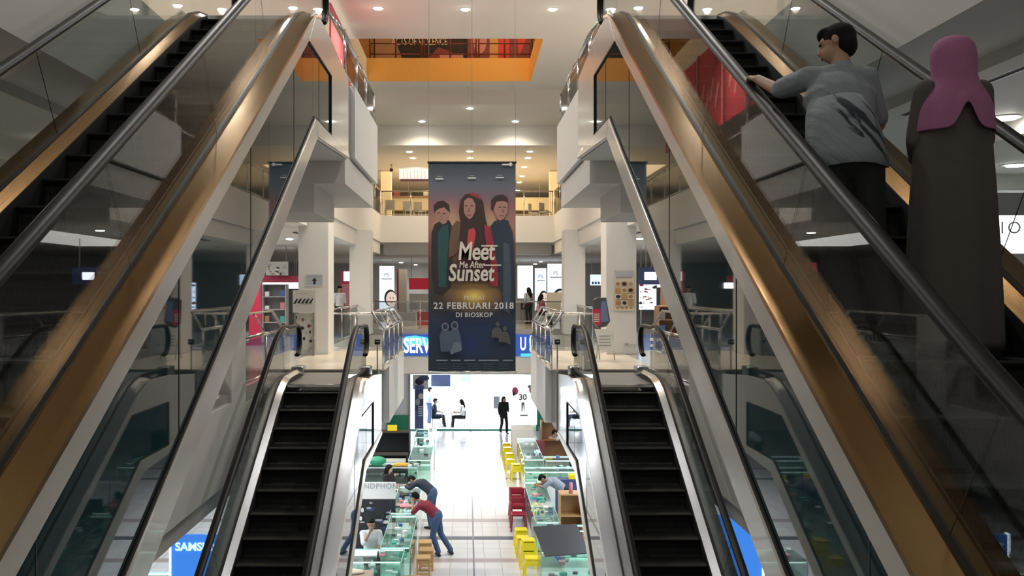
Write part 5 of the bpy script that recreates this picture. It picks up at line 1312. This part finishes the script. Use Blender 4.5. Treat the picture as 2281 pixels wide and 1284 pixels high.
board('shop_window', 'glaring white shop window farther right of the near right column', 'window display', 1464, 1530, 598, 640, 34, LB, 0.05)
board('menu_screen', 'black framed screen hanging above the right shop window', 'screen', 1425, 1454, 600, 619, 32.5, M['ink'], 0.06, lambda a, w_, h: (a.rect(-w_*0.2, w_*0.3, h*0.4, h*0.8, M['paper']), a.rect(-w_*0.35, w_*0.1, h*0.15, h*0.3, M['paper'])))
board('blue_sign', 'pale blue and white shop sign between the right columns', 'sign', 1315, 1348, 612, 636, 36.8, mat('pale_sign', (0.45, 0.60, 0.80), 0.4, emit=0.6), 0.06, lambda a, w_, h: [a.rect(-w_*0.4+k*w_*0.2, -w_*0.27+k*w_*0.2, h*0.1, h*0.35, M['navy']) for k in range(4)])
for k in range(2):
    pass
# far light boxes with a face
fsk = mat('print_pale_skin', (0.72, 0.58, 0.50), 0.5, emit=0.25); LB2 = mat('lightbox_pale_blue', (0.62, 0.72, 0.84), 0.4, emit=0.42)
def face(a, w_, h, cx=0.25, r=0.36, txt=True):
    a.ell(w_*cx, h*0.28, w_*r*1.15, h*0.19, M['ink'], 20); a.ell(w_*(cx+0.06), h*0.26, w_*r, h*0.165, fsk, 20)
    a.ell(w_*(cx-0.02), h*0.28, w_*0.05, h*0.012, M['ink'], 8); a.ell(w_*(cx+0.18), h*0.28, w_*0.05, h*0.012, M['ink'], 8); a.ell(w_*(cx+0.08), h*0.18, w_*0.07, h*0.012, mat('print_rose', (0.6, 0.1, 0.15), 0.5), 8)
    a.rect(-w_*0.35, w_*0.35, h*0.70, h*0.72, M['greyink'])
Y5 = 50
for lab, a0, a1, p0, p1 in (('beside the far left column', 845, 878, 593, 692), ('middle one right of the banner', 1192, 1217, 598, 692), ('rightmost one by the right column', 1220, 1256, 588, 692)):
    t = board('beauty_lightbox', 'tall pale lightbox with a smiling face, '+lab, 'lightbox', a0, a1, p0, p1, Y5, LB2, 0.15, face)
    text('P5', 0.28, M['greyink'], t, (0, -0.02, (p1-p0)*Y5/2068*0.80))
board('blank_lightbox', 'plain pale lightbox just right of the banner', 'lightbox', 1153, 1187, 592, 665, Y5, LB2, 0.15)
board('red_shop_sign', 'deep red hanging sign left of the banner, far first floor', 'sign', 911, 962, 620, 645, 44, mat('deep_red', (0.42, 0.01, 0.03), 0.4, emit=0.15), 0.1)
board('red_counter_front', 'red counter front behind the far railing left of the banner', 'counter', 929, 960, 695, 728, 40, mat('dusty_red', (0.40, 0.07, 0.06), 0.5), 0.4)
board('pillar_panel', 'cream pillar panel left of the red hanging sign', 'panel', 888, 906, 600, 700, 47, M['cream'], 0.4)
board('maroon_strip', 'narrow maroon strip beside the cream pillar panel', 'panel', 884, 888, 600, 690, 47.5, MATS['maroon_box'], 0.1)
board('white_counter', 'white display counter left of the banner, far first floor', 'counter', 912, 955, 655, 690, 46, M['paper'], 0.5)
board('grey_counter', 'grey counter behind the far railing, right of the banner', 'counter', 1150, 1190, 668, 725, 42, M['greyink'], 0.5)
board('cream_cabinet', 'cream cupboard behind the railing between banner and right column', 'cabinet', 1220, 1253, 652, 705, 38.5, M['cream'], 0.5)
board('grey_counter', 'grey panelled counter behind the far railing, left of the banner', 'counter', 885, 925, 697, 728, 39, M['greyink'], 0.4)
for k, (a0, a1) in enumerate(((1178, 1186), (1160, 1170))): board('monitor', 'small black monitor on the far right counter, %s one' % ['right', 'left'][k], 'screen', a0, a1, 672+k*4, 690, 41.5, M['black'], 0.05)
# right far-side sign of the first floor and reflected shop sign
t = thing('lit_shop_sign', 'white lit shop sign with dark letters at the far right edge', 'sign', (9.55, 16.0, 2.30))
MB().box(-0.75, 0.9, 0, 0.1, -0.1, 0.55).build('panel', mat('lit_panel', (0.95, 0.97, 1), 0.4, emit=1.6), t); text('TION!', 0.3, M['greyink'], t, (-0.1, -0.01, 0.33), space=1.3); MB().box(-0.8, 0.95, -0.02, 0.12, 0.55, 0.62).build('top_frame', M['greymetal'], t); MB().box(-0.75, 0.9, 0.02, 0.08, 0.62, 1.15).build('hanger', M['greymetal'], t)
t = thing('shop_shelf', 'white shop shelf with goods below the lit sign at far right', 'shelf', (9.9, 16.6, 0))
for k in range(5): MB().box(-1.2, 1.2, -0.2, 0.2, 0.35+0.4*k, 0.38+0.4*k).build('shelf', M['paper'], t)
for x in (-1.2, 1.2): MB().box(x-0.03, x+0.03, -0.2, 0.2, 0, 2.05).build('upright', M['greymetal'], t)
t = thing('navy_shop_sign', 'navy shop sign with white lettering bars, mirrored in the left escalator glass', 'sign', (6.3, 27, 1.7)); MB().box(-1.3, 1.3, 0, 0.1, 0, 0.5).build('panel', M['navy'], t)
a = Art(-0.003); 
for k in range(5): a.rect(-1.15+0.45*k, -0.8+0.45*k, 0.14, 0.36, LB)
a.build('printed_shapes', t); 
for x in (-1.1, 1.1): MB().tube([(x, 0.05, 0.5), (x, 0.05, 1.4)], 0.015, 5).build('hanger', M['greymetal'], t)

# ================================================================== SECOND FLOOR HALL
def z2(py, y): return z1_(py, y)
cwm = mat('warm_white_paint', (0.85, 0.74, 0.55), 0.6)
for s, a0, a1 in ((-1, 848, 871), (1, 1225, 1243)):
    o = struct('column', MB().box(at1(a0, 46), at1(a1, 46), 46, 46.6, 4.8, 7.46), cwm)
board('menu_board', 'white lit menu board with a dark strip, left of the banner on the second floor', 'sign', 889, 956, 376, 399, 45, mat('menu_white', (0.7, 0.74, 0.82), 0.4, emit=0.22), 0.1, lambda a, w_, h: [a.rect(-w_*0.48+k*w_*0.12, -w_*0.47+k*w_*0.12, h*0.05, h*0.9, M['greyink']) for k in range(8)])
board('menu_strip', 'dark purple strip hung under the menu board', 'sign', 892, 956, 399, 404, 44.9, mat('dark_purple', (0.10, 0.04, 0.09), 0.5), 0.1)
board('serving_counter', 'long cream serving counter behind the second floor railing', 'counter', 872, 1240, 440, 468, 50, mat('counter_cream', (0.80, 0.68, 0.48), 0.4), 0.6)
board('counter_slab', 'dark top slab of the serving counter on the second floor', 'worktop', 870, 960, 436.5, 440, 49.9, M['brown'], 0.8)
board('red_box', 'dull red box standing on the serving counter', 'box', 877, 890, 424, 436.5, 50.1, MATS['dusty_red'], 0.3)
board('dark_machine', 'dark coffee machine on the serving counter', 'machine', 917, 929, 424, 436.5, 50.1, M['black'], 0.3)
board('wall_plaque', 'small brown plaque row on the ochre wall right of the banner', 'plaque', 1174, 1222, 414, 418, 60, M['brown'], 0.05)
board('white_jars', 'white stacked cups at the right end of the serving counter', 'cups', 943, 958, 425, 436, 50.1, M['paper'], 0.2)
for k, (a0, p0) in enumerate(((868, 448), (910, 450), (936, 455), (1215, 460), (1190, 455))):
    y = 43+k*0.5; x = at1(a0, y)
    t = thing('cafe_chair', 'dim cafe chair behind the second floor railing, %s from the left' % ORD[k if k < 3 else 7-k], 'chair', (x, y, 4.8), 0.3*k)
    mm_ = MATS['chair_grey']
    MB().box(-0.22, 0.22, -0.22, 0.22, 0.42, 0.46).build('seat', mm_, t, bevel=0.01); MB().box(-0.22, 0.22, 0.2, 0.24, 0.46, 0.9).build('backrest', mm_, t, bevel=0.01)
    for u in (-1, 1):
        for v in (-1, 1): MB().box(u*0.19-0.02, u*0.19+0.02, v*0.19-0.02, v*0.19+0.02, 0, 0.42).build('leg', mm_, t)
